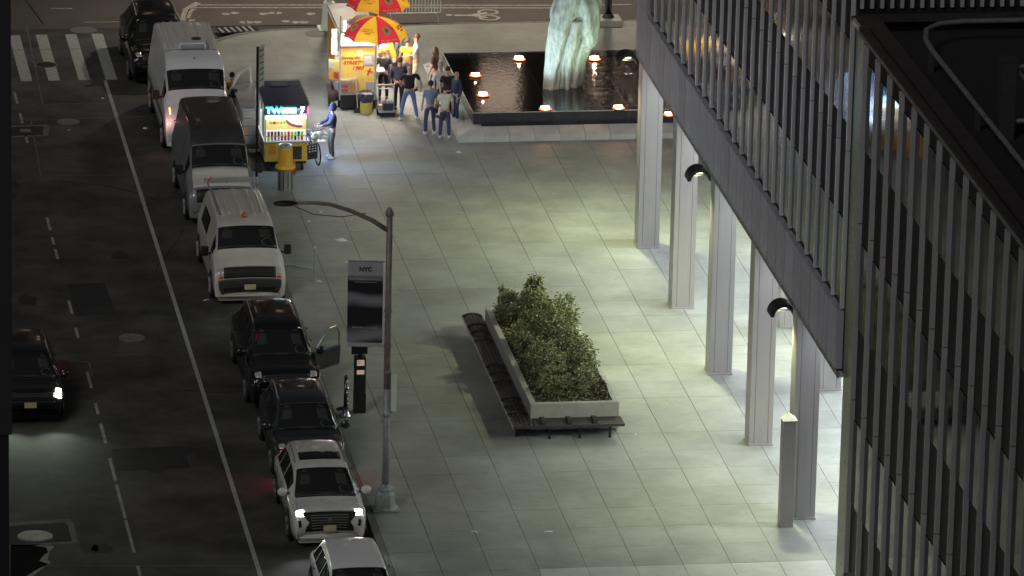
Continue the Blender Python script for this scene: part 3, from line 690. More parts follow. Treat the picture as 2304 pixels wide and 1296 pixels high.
def arm(x, y, along):
    b_ = MB(); n_ = 9; r0, r1 = .27, .19
    for s_ in (-.05, .05):
        for rr in (r0, r1):
            for k in range(n_ + 1):
                a = math.pi * k / n_; u = rr * math.cos(a); v = rr * .38 * math.sin(a)
                b_.v.append((x + u, y + s_, BZ + v) if along else (x + s_, y + u, BZ + v))
    m_ = n_ + 1
    for k in range(n_): b_.f += [(k, k + 1, 2 * m_ + k + 1, 2 * m_ + k), (m_ + k, 3 * m_ + k, 3 * m_ + k + 1, m_ + k + 1), (k, m_ + k, m_ + k + 1, k + 1), (2 * m_ + k, 2 * m_ + k + 1, 3 * m_ + k + 1, 3 * m_ + k)]
    b_.build('arm_divider', 'rubber', be)
for py in (712, 735, 750, 768, 826, 843, 861, 900, 916, 933):
    p = at(1060 + (py - 715) * .375 + 22, py, BZ); arm(-.30, p.y - PY0, True)
for px in (1222, 1282, 1340): p = at(px, 952, BZ); arm(p.x - PX0, -.38, False)
for y in (-.3, 1.6, 3.6, 5.6, 7.6): MB().box(-.42, y, 0, -.34, y + .06, BZ - .05).build('leg', 'black', be); MB().box(-.42, y, BZ - .1, -.02, y + .06, BZ - .05).build('bracket', 'black', be)
for x in (.4, 1.2, 2.0): MB().box(x, -.6, 0, x + .06, -.52, BZ - .05).build('leg', 'black', be); MB().box(x, -.6, BZ - .1, x + .06, -.02, BZ - .05).build('bracket', 'black', be)

def shrub(label, x, y, blobs, n, seed, lm='leaf', size=.050, group='shrubs in the planter'):
    rnd = random.Random(seed); t = T('shrub', label, 'shrub', (x, y, PT - .08), 0, group)
    st_ = MB()
    for (bx, by, bz, rx_, ry_, rz_) in blobs:
        st_.tube([(0, 0, 0), (bx * .4, by * .4, bz * .5), (bx, by, bz)], .022, 5, .008)
        for _ in range(6):
            d = Vector((rnd.gauss(0, 1), rnd.gauss(0, 1), rnd.gauss(.2, 1))).normalized(); st_.tube([(bx, by, bz), (bx + d.x * rx_ * 1.1, by + d.y * ry_ * 1.1, bz + d.z * rz_ * 1.1)], .008, 4, .004)
    st_.build('stem', 'bark', t)
    lf = MB(); tot = sum(b[3] * b[4] * b[5] for b in blobs)
    for (bx, by, bz, rx_, ry_, rz_) in blobs:
        k_ = int(n * 1.9 * rx_ * ry_ * rz_ / tot) + 60; cl = [(Vector((rnd.gauss(0, 1), rnd.gauss(0, 1), rnd.gauss(0, 1))).normalized() * rnd.uniform(.35, 1) ** .5) for _ in range(max(6, k_ // 30))]
        for _ in range(k_):
            c = rnd.choice(cl) + Vector((rnd.gauss(0, .17), rnd.gauss(0, .17), rnd.gauss(0, .17)))
            p = Vector((bx + c.x * rx_, by + c.y * ry_, bz + c.z * rz_)); s_ = size * rnd.uniform(.5, 1.25)
            a = Vector((rnd.gauss(0, 1), rnd.gauss(0, 1), rnd.gauss(0, .6))).normalized() * s_; b = Vector((rnd.gauss(0, 1), rnd.gauss(0, 1), rnd.gauss(0, 1))).normalized().cross(a).normalized() * s_ * .4
            i = len(lf.v); lf.v += [tuple(p - a), tuple(p + b - a * .1), tuple(p + a), tuple(p - b - a * .1)]; lf.f.append((i, i + 1, i + 2, i + 3))
    o = lf.build('foliage', lm, t); return t
shrub('tallest pointed shrub rising at the far end of the planter', -.25, -5.6, [(0, 0, .4, .5, .6, .42), (0, 0, .75, .36, .42, .38), (.02, 0, 1.08, .24, .26, .34), (.0, 0, 1.34, .11, .12, .24)], 2600, 1)
shrub('dark round shrub at the far left corner of the planter, beside the bench', -.85, -5.2, [(0, 0, .4, .38, .6, .42), (-.05, .3, .65, .25, .25, .3)], 1300, 2)
shrub('light green shrub on the far right side of the planter', .45, -6.2, [(0, 0, .4, .4, .7, .42), (.1, .3, .7, .25, .3, .3), (0, -.5, .45, .35, .5, .35)], 1700, 3)
shrub('big bushy shrub in the middle of the planter', -.1, -7.9, [(0, 0, .45, .6, .8, .5), (-.1, .3, .9, .4, .45, .4), (.2, -.5, .6, .4, .5, .4)], 3000, 4)
shrub('shadowed shrub on the left side at mid length of the planter', -.85, -7.7, [(0, 0, .3, .32, .8, .38), (0, -.7, .35, .3, .5, .35)], 1300, 5)
shrub('bright yellowish green shrub on the right side near the planter corner', .45, -9.4, [(0, 0, .35, .38, .9, .4), (.05, -.8, .3, .32, .5, .32)], 1700, 6)
shrub('low spreading shrub left of centre in the near half of the planter', -.55, -9.6, [(0, 0, .35, .5, .8, .4), (.1, -.6, .3, .5, .5, .3)], 1900, 7)
shrub('low shrub along the near end of the planter', -.3, -11.5, [(0, 0, .2, .75, .5, .26), (.5, .3, .25, .4, .5, .28), (-.3, .5, .3, .4, .4, .3)], 2000, 8)
shrub('reddish leaved plant in the near right corner of the planter', .58, -11.9, [(0, 0, .14, .2, .35, .18), (.1, .7, .12, .12, .5, .14)], 420, 9, 'leaf red', .05)
gc = MB(); rnd = random.Random(20)
for _ in range(2600):
    x = rnd.uniform(tk, pw_ - tk); y = rnd.uniform(tk, pd_ - tk); z = PT - .08 + rnd.uniform(.0, .12); s_ = .045
    a = Vector((rnd.gauss(0, 1), rnd.gauss(0, 1), rnd.gauss(0, .5))).normalized() * s_; b = a.cross(Vector((0, 0, 1))) * .5
    i = len(gc.v); p = Vector((x, y, z)); gc.v += [tuple(p - a), tuple(p + b), tuple(p + a), tuple(p - b)]; gc.f.append((i, i + 1, i + 2, i + 3))
tag(gc.build('ground_cover', 'leaf', loc=(PX0, PY0, 0)), 'low dark green leaves covering the soil of the planter', 'ground cover', kind='stuff')

# ================================================================ STREET LAMP WITH BANNER
LP = (-5.92, -18.3)
sl = T('street_lamp', 'tall street lamp post with a banner and a long curved arm over the kerb', 'street lamp', (*LP, 0))
MB().lathe([(.33, 0), (.33, .06), (.27, .10), (.25, .42), (.21, .50), (.22, .56), (.14, .60), (.12, .68)], 8).build('base', 'base green', sl)
MB().box(-.34, -.3, 0, .34, .3, .05).build('foot', 'base green', sl, bevel=.02)
MB().tube([(0, 0, .6), (0, 0, 3.2)], .092, 12, .088).build('lower_shaft', 'pole paint', sl, smooth=True)
MB().tube([(0, 0, 3.2), (0, 0, 7.75)], .088, 12, .075).build('upper_shaft', 'pole rust', sl, smooth=True)
MB().lathe([(.105, 7.72), (.11, 7.80), (.09, 7.86), (.03, 7.94)], 10).build('finial', 'pole rust', sl)
for z in (2.45, 3.62, 4.3, 5.2): MB().lathe([(.097, z), (.1, z + .02), (.1, z + .06), (.097, z + .08)], 12).build('band', 'pole rust', sl)
aend = at(664, 440, 8.05)
ap = [(-.05, 0, 7.35), (-.45, .0, 7.62), (-1.0, 0, 7.88), (-1.5, 0, 8.05), (-1.9, 0, 8.10), (-2.45, 0, 8.10)]
MB().tube(ap, .062, 8, .042).build('arm', 'pole rust', sl, smooth=True)
hd = MB().lathe([(.02, -.30), (.09, -.24), (.13, -.05), (.12, .16), (.06, .3)], 10); hd.v = [(-2.62 + v[2] * 1, v[1] * 1.1, 8.1 + v[0] * .55) for v in hd.v]
hd.build('lamp_head', 'black', sl, smooth=True)
MB().tube([(-2.4, 0, 8.03), (-1.9, 0, 7.80), (-1.2, 0, 7.72), (-.6, 0, 7.80)], .010, 4).build('cable', 'black', sl)
bn = bpy.data.objects.new('banner', None); col.objects.link(bn); bn.parent = sl; bn.location = (-.12, 0, 0); bn.rotation_euler = (0, 0, R(-9))
bw = .88; z0_, z1_ = 4.32, 6.52
def bb(name, m, x0, x1, za, zb, y=0, d=.006): return MB().box(-bw - .02 + x0 * bw, y - d, za, -bw - .02 + x1 * bw, y + d, zb).build(name, m, bn)
bb('cloth', 'banner grey', 0, 1, z0_, z1_)
# dark printed photograph: a soft abstract sweep
pm = bpy.data.materials.new('banner print'); pm.use_nodes = True; n = pm.node_tree; b = n.nodes['Principled BSDF']; b.inputs['Roughness'].default_value = .6
tc = n.nodes.new('ShaderNodeTexCoord'); wv = n.nodes.new('ShaderNodeTexWave'); wv.wave_type = 'RINGS'; wv.rings_direction = 'Y'; wv.inputs['Scale'].default_value = .42; wv.inputs['Distortion'].default_value = 5.5; wv.inputs['Detail'].default_value = 1.5; wv.inputs['Detail Scale'].default_value = 1.2; wv.inputs['Phase Offset'].default_value = 1.3
cr = n.nodes.new('ShaderNodeValToRGB'); cr.color_ramp.elements[0].color = (.006, .006, .008, 1); cr.color_ramp.elements[1].color = (.22, .22, .25, 1); cr.color_ramp.elements[0].position = .35
n.links.new(tc.outputs['Object'], wv.inputs[0]); n.links.new(wv.outputs['Fac'], cr.inputs[0]); n.links.new(cr.outputs[0], b.inputs['Base Color']); MT['banner print'] = pm
bb('print', 'banner print', 0, 1, z0_ + .09, z1_ - .36, -.009, .004)
text('lettering', 'NYC', .15, 'ink', bn, (-bw / 2 - .02, -.016, z1_ - .2)).data.offset = .006
text('lettering', 'PHOTOGRAPHY IN FOCUS', .066, 'print white', bn, (-bw / 2 - .02, -.018, z1_ - .46))
text('lettering', 'MUSEUM OF THE CITY EXHIBITIONS', .034, 'print white', bn, (-bw / 2 - .02, -.018, z1_ - .53)) if False else MB().box(-bw / 2 - .3, -.018, z1_ - .535, -bw / 2 + .27, -.014, z1_ - .525).build('rule', 'banner grey', bn)
text('lettering', 'NATIONAL CULTURAL', .062, 'banner grey', bn, (-bw / 2 - .02, -.018, z0_ + .48))
text('lettering', 'THE CITY', .055, 'banner grey', bn, (-bw / 2 - .02, -.018, z0_ + .39))
MB().tube([(.02, 0, z1_ + .01), (-bw - .03, 0, z1_ + .01)], .018, 6).build('rod', 'pole rust', bn)
MB().tube([(.02, 0, z0_ - .01), (-bw - .03, 0, z0_ - .01)], .018, 6).build('rod', 'pole paint', bn)
sg = bpy.data.objects.new('parking_sign', None); col.objects.link(sg); sg.parent = sl; sg.location = (.10, 0, 0); sg.rotation_euler = (0, 0, R(-52))
MB().box(0, -.012, 2.62, .20, .0, 3.62).build('plate', 'sign pale', sg); MB().box(-.02, 0, 2.55, .03, .015, 3.6).build('strap', 'pole paint', sg)

# ================================================================ SIGN POST, METER, POSTS, BIN
sp = T('sign_post', 'thin dark post carrying a tall pale green parking sign beside the silver cart', 'sign', (-6.02, 11.26, 0))
MB().box(-.035, -.03, 0, .035, .03, 4.1).build('post', 'black', sp)
pn = bpy.data.objects.new('sign_plate', None); col.objects.link(pn); pn.parent = sp; pn.rotation_euler = (0, 0, R(62)); pn.location = (.035, 0, 0)
MB().box(0, -.012, 2.72, .42, 0, 4.08).build('plate', 'sign green', pn)
for z in (3.92, 3.75, 3.55, 3.36, 3.2, 3.02): MB().box(.06, -.016, z, .36, -.012, z + .035).build('text_line', 'ink', pn)
MB().box(.03, -.016, 2.72, .39, -.012, 2.84).build('arrow_band', 'cart blue', pn)
mt = T('pay_station', 'black parking pay station with a tilted solar panel on top', 'parking meter', (-5.62, -10.55, 0))
MB().box(-.15, -.13, 0, .15, .14, 1.55).build('cabinet', 'meter black', mt, bevel=.03)
MB().box(-.155, -.135, 0, .155, .145, .55).build('plinth', 'black', mt)
MB().box(-.10, -.145, 1.32, .10, -.132, 1.48).build('screen', 'meter screen', mt, bevel=.01); MB().box(-.10, -.145, 1.08, .10, -.132, 1.20).build('keypad', 'meter screen', mt, bevel=.01)
text('lettering', 'P', .13, 'print white', mt, (-.05, -.15, 1.40))
MB().box(-.05, -.05, 1.55, .05, .05, 1.72).build('neck', 'black', mt)
MB().add([(-.26, -.2, 1.66), (.17, -.2, 1.66), (.22, .2, 1.88), (-.21, .2, 1.88), (-.26, -.2, 1.70), (.17, -.2, 1.70), (.22, .2, 1.92), (-.21, .2, 1.92)], [(3, 2, 1, 0), (4, 5, 6, 7), (0, 1, 5, 4), (1, 2, 6, 5), (2, 3, 7, 6), (3, 0, 4, 7)]).build('solar_panel', 'meter black', mt)
hy = T('standpipe', 'slim black standpipe with shiny fittings on a flared foot beside the pay station', 'standpipe', (-6.03, -10.9, 0))
MB().lathe([(.17, 0), (.17, .04), (.09, .10), (.075, .2)], 12).build('foot', 'chrome', hy, smooth=True)
MB().tube([(0, 0, .1), (.0, 0, 1.02)], .062, 10, .05).build('pipe', 'black paint', hy, smooth=True)
MB().ball((0, 0, 1.07), (.055, .055, .07)).build('cap', 'black paint', hy, smooth=True)
for z, a in ((.95, .03), (.78, .05), (.66, .03), (.5, .045), (.36, .05)): MB().ball((a * .9, -.045, z), (.035, .03, .05), 8, 5).build('fitting', 'chrome', hy, smooth=True)
MB().tube([(0, 0, .24), (-.17, -.03, .22)], .055, 8).build('outlet', 'black paint', hy, smooth=True); MB().ball((-.2, -.03, .22), .05, 8, 5).build('outlet_cap', 'black paint', hy)
po = T('marker_post', 'thin pale metal post standing alone on a small foot near the white van', 'post', (-5.45, 1.2, 0))
MB().tube([(0, 0, 0), (0, 0, .95)], .035, 8).build('shaft', 'pole paint', po); MB().box(-.12, -.08, 0, .12, .08, .02).build('foot', 'pole paint', po); MB().ball((0, 0, .95), .04, 8, 5).build('cap', 'sign pale', po)
tb = T('litter_bin', 'grey metal litter bin with a tall yellow hood and a pale ring on top', 'litter bin', (-5.28, 10.25, 0))
MB().lathe([(.21, 0), (.21, .62), (.225, .64)], 20).build('bin', 'bin grey', tb, smooth=False)
for k in range(10):
    a = 2 * math.pi * k / 10; MB().box(-.012, -.006, .02, .012, .008, .62).build('rib', 'dark frame', tb, loc=(.214 * math.cos(a), .214 * math.sin(a), 0), rot=(0, 0, a + math.pi / 2))
MB().lathe([(.24, .60), (.31, .68), (.28, .74), (.225, .76), (.215, 1.26), (.205, 1.30)], 20).build('hood', 'bin yellow', tb, smooth=False)
MB().lathe([(.20, 1.29), (.205, 1.36), (.14, 1.37), (.13, 1.30)], 20, cap=False).build('ring', 'stainless', tb); MB().lathe([(.19, 1.30), (.19, 1.31)], 20).build('opening', 'black', tb)
MB().box(-.06, -.285, .66, .06, -.275, .70).build('label_plate', 'ink', tb)

# ================================================================ NEON FOOD CART
c1 = T('food_cart', 'small yellow food cart with a cyan neon sign, lit picture panel and open lower door', 'food cart', (-5.05, 12.15, 0))
CW = .64; CLn = 2.6
MB().box(-CW, 0.02, .32, CW, CLn, .88).build('body', 'stainless', c1)
MB().box(-CW, 0, .30, CW, .018, .86).build('front_panel', 'cart yellow', c1)
for k in range(6): MB().box(-.52, -.006, .78 - k * .05, -.30, 0, .795 - k * .05).build('menu_line', 'red ink', c1)
MB().box(.16, -.008, .36, .48, 0, .76).build('door_opening', 'dark frame', c1)
dr = MB().box(0, -.02, .34, .34, .0, .80); dr.build('door', 'black', c1, loc=(CW + .005, 0, 0), rot=(0, 0, R(25)))
for k in range(3):
    for q in range(3): MB().box(.04 + q * .1, -.026, .72 - k * .08, .10 + q * .1, -.021, .76 - k * .08).build('sticker', 'print white', c1, loc=(CW + .005, 0, 0), rot=(0, 0, R(25)))
MB().box(-CW - .03, -.05, .88, CW + .06, CLn, .93).build('counter', 'stainless', c1, bevel=.01)
for x in (-CW, CW - .04):
    for y in (0, CLn - .05): MB().box(x, y, .93, x + .04, y + .04, 2.0).build('corner_post', 'stainless', c1)
MB().box(-CW + .04, .03, .95, CW - .04, .05, 1.26).build('shelf_back', 'light box white', c1)
rnd = random.Random(5)
for row in range(2):
    for k in range(11):
        x = -.52 + k * .1; MB().lathe([(.036, 0), (.036, .10), (.026, .12)], 8, (x, .0, .96 + row * .15)).build('can', rnd.choice(['cart blue', 'red ink', 'stainless', 'cart yellow', 'green bag', 'red plastic']), c1)
MB().box(-CW + .04, -.03, 1.085, CW - .04, .03, 1.1).build('shelf', 'chrome', c1)
MB().box(-CW + .03, .0, 1.28, CW - .03, .02, 1.72).build('picture_panel', 'light box', c1)
MB().box(-CW + .03, -.004, 1.62, CW - .03, .0, 1.72).build('strip_light', 'lit panel', c1)
hdg = MB().tube([(.0, 0, 1.58), (.08, 0, 1.48), (.2, 0, 1.42), (.34, 0, 1.385), (.48, 0, 1.38)], .035, 8); hdg.v = [(v[0], -.006 + v[1] * .1, v[2]) for v in hdg.v]; hdg.build('sausage_picture', 'red plastic', c1)
hdg = MB().tube([(.06, 0, 1.64), (.14, 0, 1.56), (.25, 0, 1.5), (.36, 0, 1.46), (.5, 0, 1.45)], .05, 8); hdg.v = [(v[0], -.004 + v[1] * .06, v[2]) for v in hdg.v]; hdg.build('bun_picture', 'light box white', c1)
for k, mm in enumerate(('lit orange', 'red ink', 'cart yellow', 'lit orange', 'green bag')):
    MB().lathe([(.05, -.004), (.05, .0)], 10).build('food_picture', mm, c1, loc=(-.45 + k * .1, -.002, 1.5), rot=(math.pi / 2, 0, 0))
MB().box(-CW - .02, -.04, 1.76, CW + .02, .02, 2.02).build('sign_box', 'black', c1)
text('neon_letters', 'TW', .29, 'neon cyan', c1, (-.38, -.05, 1.89)).data.offset = .012
MB().box(-.14, -.052, 1.79, .30, -.042, 1.99).build('neon_board', 'neon cyan', c1)
text('neon_letters', 'OPEN', .13, 'neon white', c1, (.08, -.06, 1.89)).data.offset = .006
text('neon_letters', '7', .26, 'neon white', c1, (.48, -.05, 1.89)).data.offset = .012
MB().box(CW - .02, -.05, 1.76, CW + .02, -.042, 2.0).build('neon_tube', 'neon pink', c1); MB().box(.40, -.05, 1.765, CW + .0, -.042, 1.785).build('neon_tube', 'neon pink', c1)
MB().box(-CW - .04, .0, 2.03, CW + .04, CLn + .05, 2.06).build('canopy', 'cart blue', c1)
for x in (-CW - .06, CW + .03): MB().box(x, -.02, 2.02, x + .03, CLn + .07, 2.11).build('canopy_edge', 'sign pale', c1)
MB().box(-CW - .06, CLn + .04, 2.02, CW + .06, CLn + .08, 2.11).build('canopy_edge', 'sign pale', c1)
MB().box(-.25, CLn - .6, 2.06, .25, CLn - .3, 2.12).build('roof_vent', 'pipe', c1, bevel=.02)
for k in range(8):
    MB().add([(-CW - .002, .05 + k * .32, .35), (-CW - .002, .35 + k * .32, .35), (-CW - .002, .35 + k * .32, .86), (-CW - .002, .05 + k * .32, .86)], [(0, 1, 2, 3)]).build('side_panel', ['sign pale', 'stainless', 'red plastic', 'sign pale'][k % 4], c1)
for k in range(4): MB().box(-CW - .01, .1 + k * .6, 1.0, -CW + .005, .6 + k * .6, 1.85).build('side_window', 'clear glass' if k % 2 else 'sign pale', c1)
for x in (-.5, .5): 
    MB().lathe([(.13, -.03), (.13, .03)], 14).build('wheel', 'rubber', c1, loc=(x, .12, .13), rot=(0, math.pi / 2, 0))
MB().lathe([(.2, -.04), (.2, .04)], 16).build('wheel', 'rubber', c1, loc=(.5, 2.1, .2), rot=(0, math.pi / 2, 0)); MB().lathe([(.2, -.04), (.2, .04)], 16).build('wheel', 'rubber', c1, loc=(-.5, 2.1, .2), rot=(0, math.pi / 2, 0))
MB().box(-.62, .1, .2, .62, 2.5, .32).build('chassis', 'black', c1)
lamp('AREA', 'inner_light', c1, (0, .6, 1.95), 30, (.8, .9, 1), .9, sy=.8)
lamp('AREA', 'front_glow', c1, (0, -.14, 1.9), 14, (.45, .68, 1), 1.1, rot=(R(35), 0, 0), sy=.15)
lamp('AREA', 'side_glow', c1, (CW + .1, 1.2, 1.6), 75, (.36, .54, 1), 1.6, rot=(0, R(-70), 0), sy=.3)
gt = T('gas_tank', 'dark red gas bottle standing on the pavement against the neon food cart', 'gas bottle', (-4.93, 11.82, 0))
MB().lathe([(.10, 0), (.14, .04), (.14, .36), (.08, .46), (.03, .49)], 14).build('bottle', 'red plastic', gt, smooth=True); MB().lathe([(.06, .49), (.06, .56)], 10, cap=False).build('collar', 'red plastic', gt)

# silver cart behind the sign post
c2 = T('steel_cart', 'plain brushed steel cart with an orange reflector parked behind the sign post', 'food cart', (-5.85, 13.9, 0))
MB().box(-.32, 0, .32, .42, 3.2, 1.42).build('body', 'stainless', c2, bevel=.03)
for z in (.62, .9, 1.15): MB().box(-.33, -.008, z, .43, .0, z + .02).build('trim', 'chrome', c2)
MB().box(-.28, -.012, .7, -.17, 0, .84).build('reflector', 'orange plastic', c2)
MB().box(-.36, 0, 1.42, .46, 3.2, 1.46).build('lid', 'stainless', c2)
for x in (-.3, .4): MB().lathe([(.22, -.05), (.22, .05)], 16).build('wheel', 'rubber', c2, loc=(x, .35, .22), rot=(0, math.pi / 2, 0))
MB().box(-.2, -.3, .3, .2, 0, .34).build('hitch', 'dark frame', c2)

# ================================================================ STREET FOOD STALL UNDER TWO UMBRELLAS
c3 = T('food_stall', 'tall orange and yellow food stall with a red script sign under the umbrellas', 'food stall', (-2.08, 18.75, 0))
HW = .56
MB().box(-HW, .03, .32, HW, 3.4, .95).build('body', 'stainless', c3)
MB().box(-HW, 0, .55, HW, .03, 1.98).build('front_panel', 'lit yellow', c3)
MB().box(-HW - .004, -.006, 1.86, HW, .0, 1.98).build('orange_band', 'lit orange', c3)
MB().lathe([(.11, 0), (.11, .006)], 20).build('round_logo', 'umb cream', c3, loc=(.05, -.001, 1.80), rot=(math.pi / 2, 0, 0))
text('lettering', 'Serving the', .125, 'red ink', c3, (-.24, -.012, 1.66), rot=(math.pi / 2, 0, 0), shear=.3)
text('lettering', 'STREET', .16, 'red ink', c3, (-.20, -.012, 1.50), shear=.3); text('lettering', 'since', .07, 'red ink', c3, (.12, -.012, 1.54), shear=.3)
text('lettering', '1990', .18, 'red ink', c3, (-.02, -.012, 1.32), shear=.3)
MB().box(-.09, 0, 0, .09, .008, .03).build('cross_mark', 'red ink', c3, loc=(.36, -.012, 1.2), rot=(0, R(20), 0)); MB().box(-.12, 0, 0, .12, .008, .045).build('cross_mark', 'red ink', c3, loc=(.36, -.014, 1.2), rot=(0, R(-68), 0))
MB().box(.16, -.02, 1.42, .48, .0, 1.76).build('notice_board', 'banner grey', c3); MB().box(.20, -.024, 1.47, .42, -.02, 1.70).build('notice', 'print white', c3)
MB().box(-HW - .02, -.02, 1.98, HW + .02, .02, 2.04).build('ledge', 'stainless', c3)
MB().box(-HW + .02, .05, 2.04, HW - .02, .08, 2.42).build('bright_opening', 'lit panel', c3)
MB().box(-HW - .02, 0, 2.42, HW + .02, 3.4, 2.5).build('roof', 'stainless', c3)
for x in (-HW - .02, HW - .02):
    MB().box(x, -.01, .3, x + .04, .03, 3.0 if x < 0 else 2.42).build('corner_post', 'stainless', c3)
text('upright_sign', 'OPEN', .14, 'neon white', c3, (-HW + .12, -.03, 2.68), rot=(math.pi / 2, R(90), 0))
MB().box(-HW, .0, .56, -.02, -.14, 1.0).build('wire_shelf', 'stainless', c3)
for k in range(7): MB().box(-.30, -.16, .60 + k * .05, -.03, -.14, .63 + k * .05).build('stacked_tray', 'orange plastic', c3)
MB().box(-.53, -.17, .60, -.33, -.14, .70).build('stacked_tray', 'red plastic', c3); MB().box(-.53, -.17, .74, -.33, -.14, .84).build('stacked_tray', 'red plastic', c3); MB().box(-.53, -.17, .88, -.20, -.14, .98).build('stacked_tray', 'cardboard', c3)
MB().box(-HW, -.12, .50, HW, 0, .54).build('lower_shelf', 'stainless', c3)
MB().box(-HW + .03, -.08, .06, HW - .03, 2.5, .48).build('undercarriage', 'black', c3)
for y in (.3, 2.2):
    for x in (-HW + .1, HW - .1): MB().lathe([(.14, -.04), (.14, .04)], 12).build('wheel', 'rubber', c3, loc=(x, y, .14), rot=(0, math.pi / 2, 0))
MB().box(.25, -.012, .62, HW - .02, -.0, .88).build('bag_rack', 'banner grey', c3)
for z, mm, dx in ((1.32, 'light box white', .0), (1.3, 'lit yellow', .1)): pass
sb = bpy.data.objects.new('side_awning', None); col.objects.link(sb); sb.parent = c3; sb.location = (-HW, .1, 0); sb.rotation_euler = (0, 0, R(-48))
MB().box(-.44, -.01, .88, 0, .01, 1.22).build('menu_sign', 'lit orange', sb); MB().box(-.44, -.014, 1.20, 0, .01, 1.52).build('menu_sign', 'lit yellow', sb); MB().box(-.42, -.02, 1.24, -.26, -.01, 1.46).build('price_list', 'print white', sb)
MB().box(-.22, -.02, .95, -.04, -.01, 1.15).build('food_photo', 'red plastic', sb)
MB().box(-.15, -.06, .62, 0, .0, .86).build('wire_basket', 'stainless', sb)
MB().box(-HW - .20, .6, 1.62, -HW - .03, .64, 2.42).build('side_sign', 'light box white', c3)
MB().box(-HW - .02, 1.2, 1.0, -HW - .008, 3.2, 2.3).build('side_panel', 'lit orange', c3)
MB().box(HW, .4, .55, HW + .012, 3.2, 1.05).build('side_panel', 'lit orange', c3)
MB().box(HW + .01, .4, 1.05, HW + .35, 3.2, 1.09).build('serving_counter', 'stainless', c3)
lamp('AREA', 'counter_light', c3, (HW + .5, 1.6, 2.38), 130, (1, .93, .85), 2.4, rot=(0, R(-12), R(90)), sy=.25)
lamp('AREA', 'front_light', c3, (0, -.32, 2.22), 34, (1, .9, .72), 1.0, rot=(R(-38), 0, 0), sy=.12)
lamp('AREA', 'side_light', c3, (-HW - .4, .3, 2.2), 45, (.9, .92, 1), .6, rot=(0, R(25), 0), sy=.6)
def umbrella(x, y, z, label, rot, r=.98, h=.72, tilt=0):
    t = T('umbrella', label, 'umbrella', (x, y, 0), rot, 'red and yellow umbrellas over the food stall')
    MB().tube([(0, 0, .5), (0, 0, z + h + .03)], .022, 8).build('pole', 'stainless', t)
    for k in range(8):
        b_ = MB(); m_ = 9; q_ = 6; a0 = 2 * math.pi * k / 8; a1 = a0 + 2 * math.pi / 8
        for i in range(m_ + 1):
            u = i / m_; rr = r * math.sin(u * 1.38) / math.sin(1.38); zz = z + h * math.cos(u * 1.38) - h * math.cos(1.38) * u
            for j in range(q_ + 1):
                f_ = j / q_; a = a0 + (a1 - a0) * f_; sag = 1 - .05 * u * math.sin(math.pi * f_)
                px_ = Vector((math.cos(a0), math.sin(a0))) * (1 - f_) + Vector((math.cos(a1), math.sin(a1))) * f_
                px_ = px_ * (.45 + .55 / px_.length) if px_.length else px_
                b_.v.append((px_.x * rr * sag, px_.y * rr * sag, zz + (.05 * math.sin(math.pi * f_) if i == m_ else 0)))
        for i in range(m_):
            for j in range(q_): s_ = i * (q_ + 1) + j; b_.f.append((s_, s_ + q_ + 1, s_ + q_ + 2, s_ + 1))
        red = k % 2
        b_.build('panel', 'umb red' if red else 'umb yellow', t, smooth=True)
        am = (a0 + a1) / 2; u = .62; rr = r * math.sin(u * 1.38) / math.sin(1.38) * .955 + .012; zz = z + h * math.cos(u * 1.38) - h * math.cos(1.38) * u + .012
        # surface slope at u
        dr_ = math.cos(u * 1.38) * 1.38 * r / math.sin(1.38); dz_ = -h * 1.38 * math.sin(u * 1.38) - h * math.cos(1.38); sl_ = math.atan2(-dz_, dr_)
        rot_ = (sl_ , 0, am + math.pi / 2)
        if red:
            MB().lathe([(.15, 0), (.15, .004)], 20).build('emblem_disc', 'umb cream', t, loc=(rr * math.cos(am), rr * math.sin(am), zz + .006), rot=rot_)
            MB().add([(0, .07, 0), (.045, .02, 0), (.02, -.08, 0), (-.02, -.08, 0), (-.045, .02, 0)], [(0, 4, 3, 2, 1)]).build('emblem', 'cl_brown' if False else 'red ink', t, loc=(rr * math.cos(am), rr * math.sin(am), zz + .015), rot=rot_)
            u2 = .93; r2 = r * math.sin(u2 * 1.38) / math.sin(1.38) * .94 + .02; z2 = z + h * math.cos(u2 * 1.38) - h * math.cos(1.38) * u2 + .045
            text('lettering', 'THE HALAL GUYS', .07, 'umb cream', t, (r2 * math.cos(am), r2 * math.sin(am), z2), rot=(sl_ + .2, 0, am + math.pi / 2))
        else:
            for s2, dz3, sz in (('Serving the', .05, .07), ('STREET since', -.03, .075), ('1990', -.12, .10)):
                e_ = Vector((math.cos(am), math.sin(am), 0)); up = Vector((-e_.x * math.cos(sl_), -e_.y * math.cos(sl_), math.sin(sl_)))
                p_ = Vector((rr * e_.x, rr * e_.y, zz + .008)) + up * dz3
                text('lettering', s2, sz, 'red ink', t, tuple(p_), rot=rot_, shear=.2)
        MB().tube([(0, 0, z + h - .06), (r * .93 * math.cos(a0), r * .93 * math.sin(a0), z + .0)], .007, 4).build('rib', 'stainless', t)
    MB().ball((0, 0, z + h + .03), (.03, .03, .05), 8, 5).build('finial', 'umb red', t)
    lamp('POINT', 'bulb_glow', t, (0.1, 0, z + .05), 26, (1, .85, .6), .12)
    MB().ball((.1, 0, z + .12), .05, 8, 6).build('bulb', 'lit panel', t, smooth=True)
    return t
umbrella(-1.64, 18.05, 2.50, 'nearer red and yellow umbrella, whole in view over the front of the food stall', R(22.5 - 90 + 19), 1.0, .66)
umbrella(-1.27, 20.4, 2.84, 'farther red and yellow umbrella, cut off by the top of the picture', R(22.5 - 90 + 17), 1.0, .66)
tr_ = T('trash_barrel', 'yellow round barrel lined with a bulging dark plastic bag', 'barrel', (-1.86, 18.32, 0))
MB().lathe([(.185, 0), (.205, .50)], 18).build('barrel', 'bin dull yellow', tr_, smooth=False)
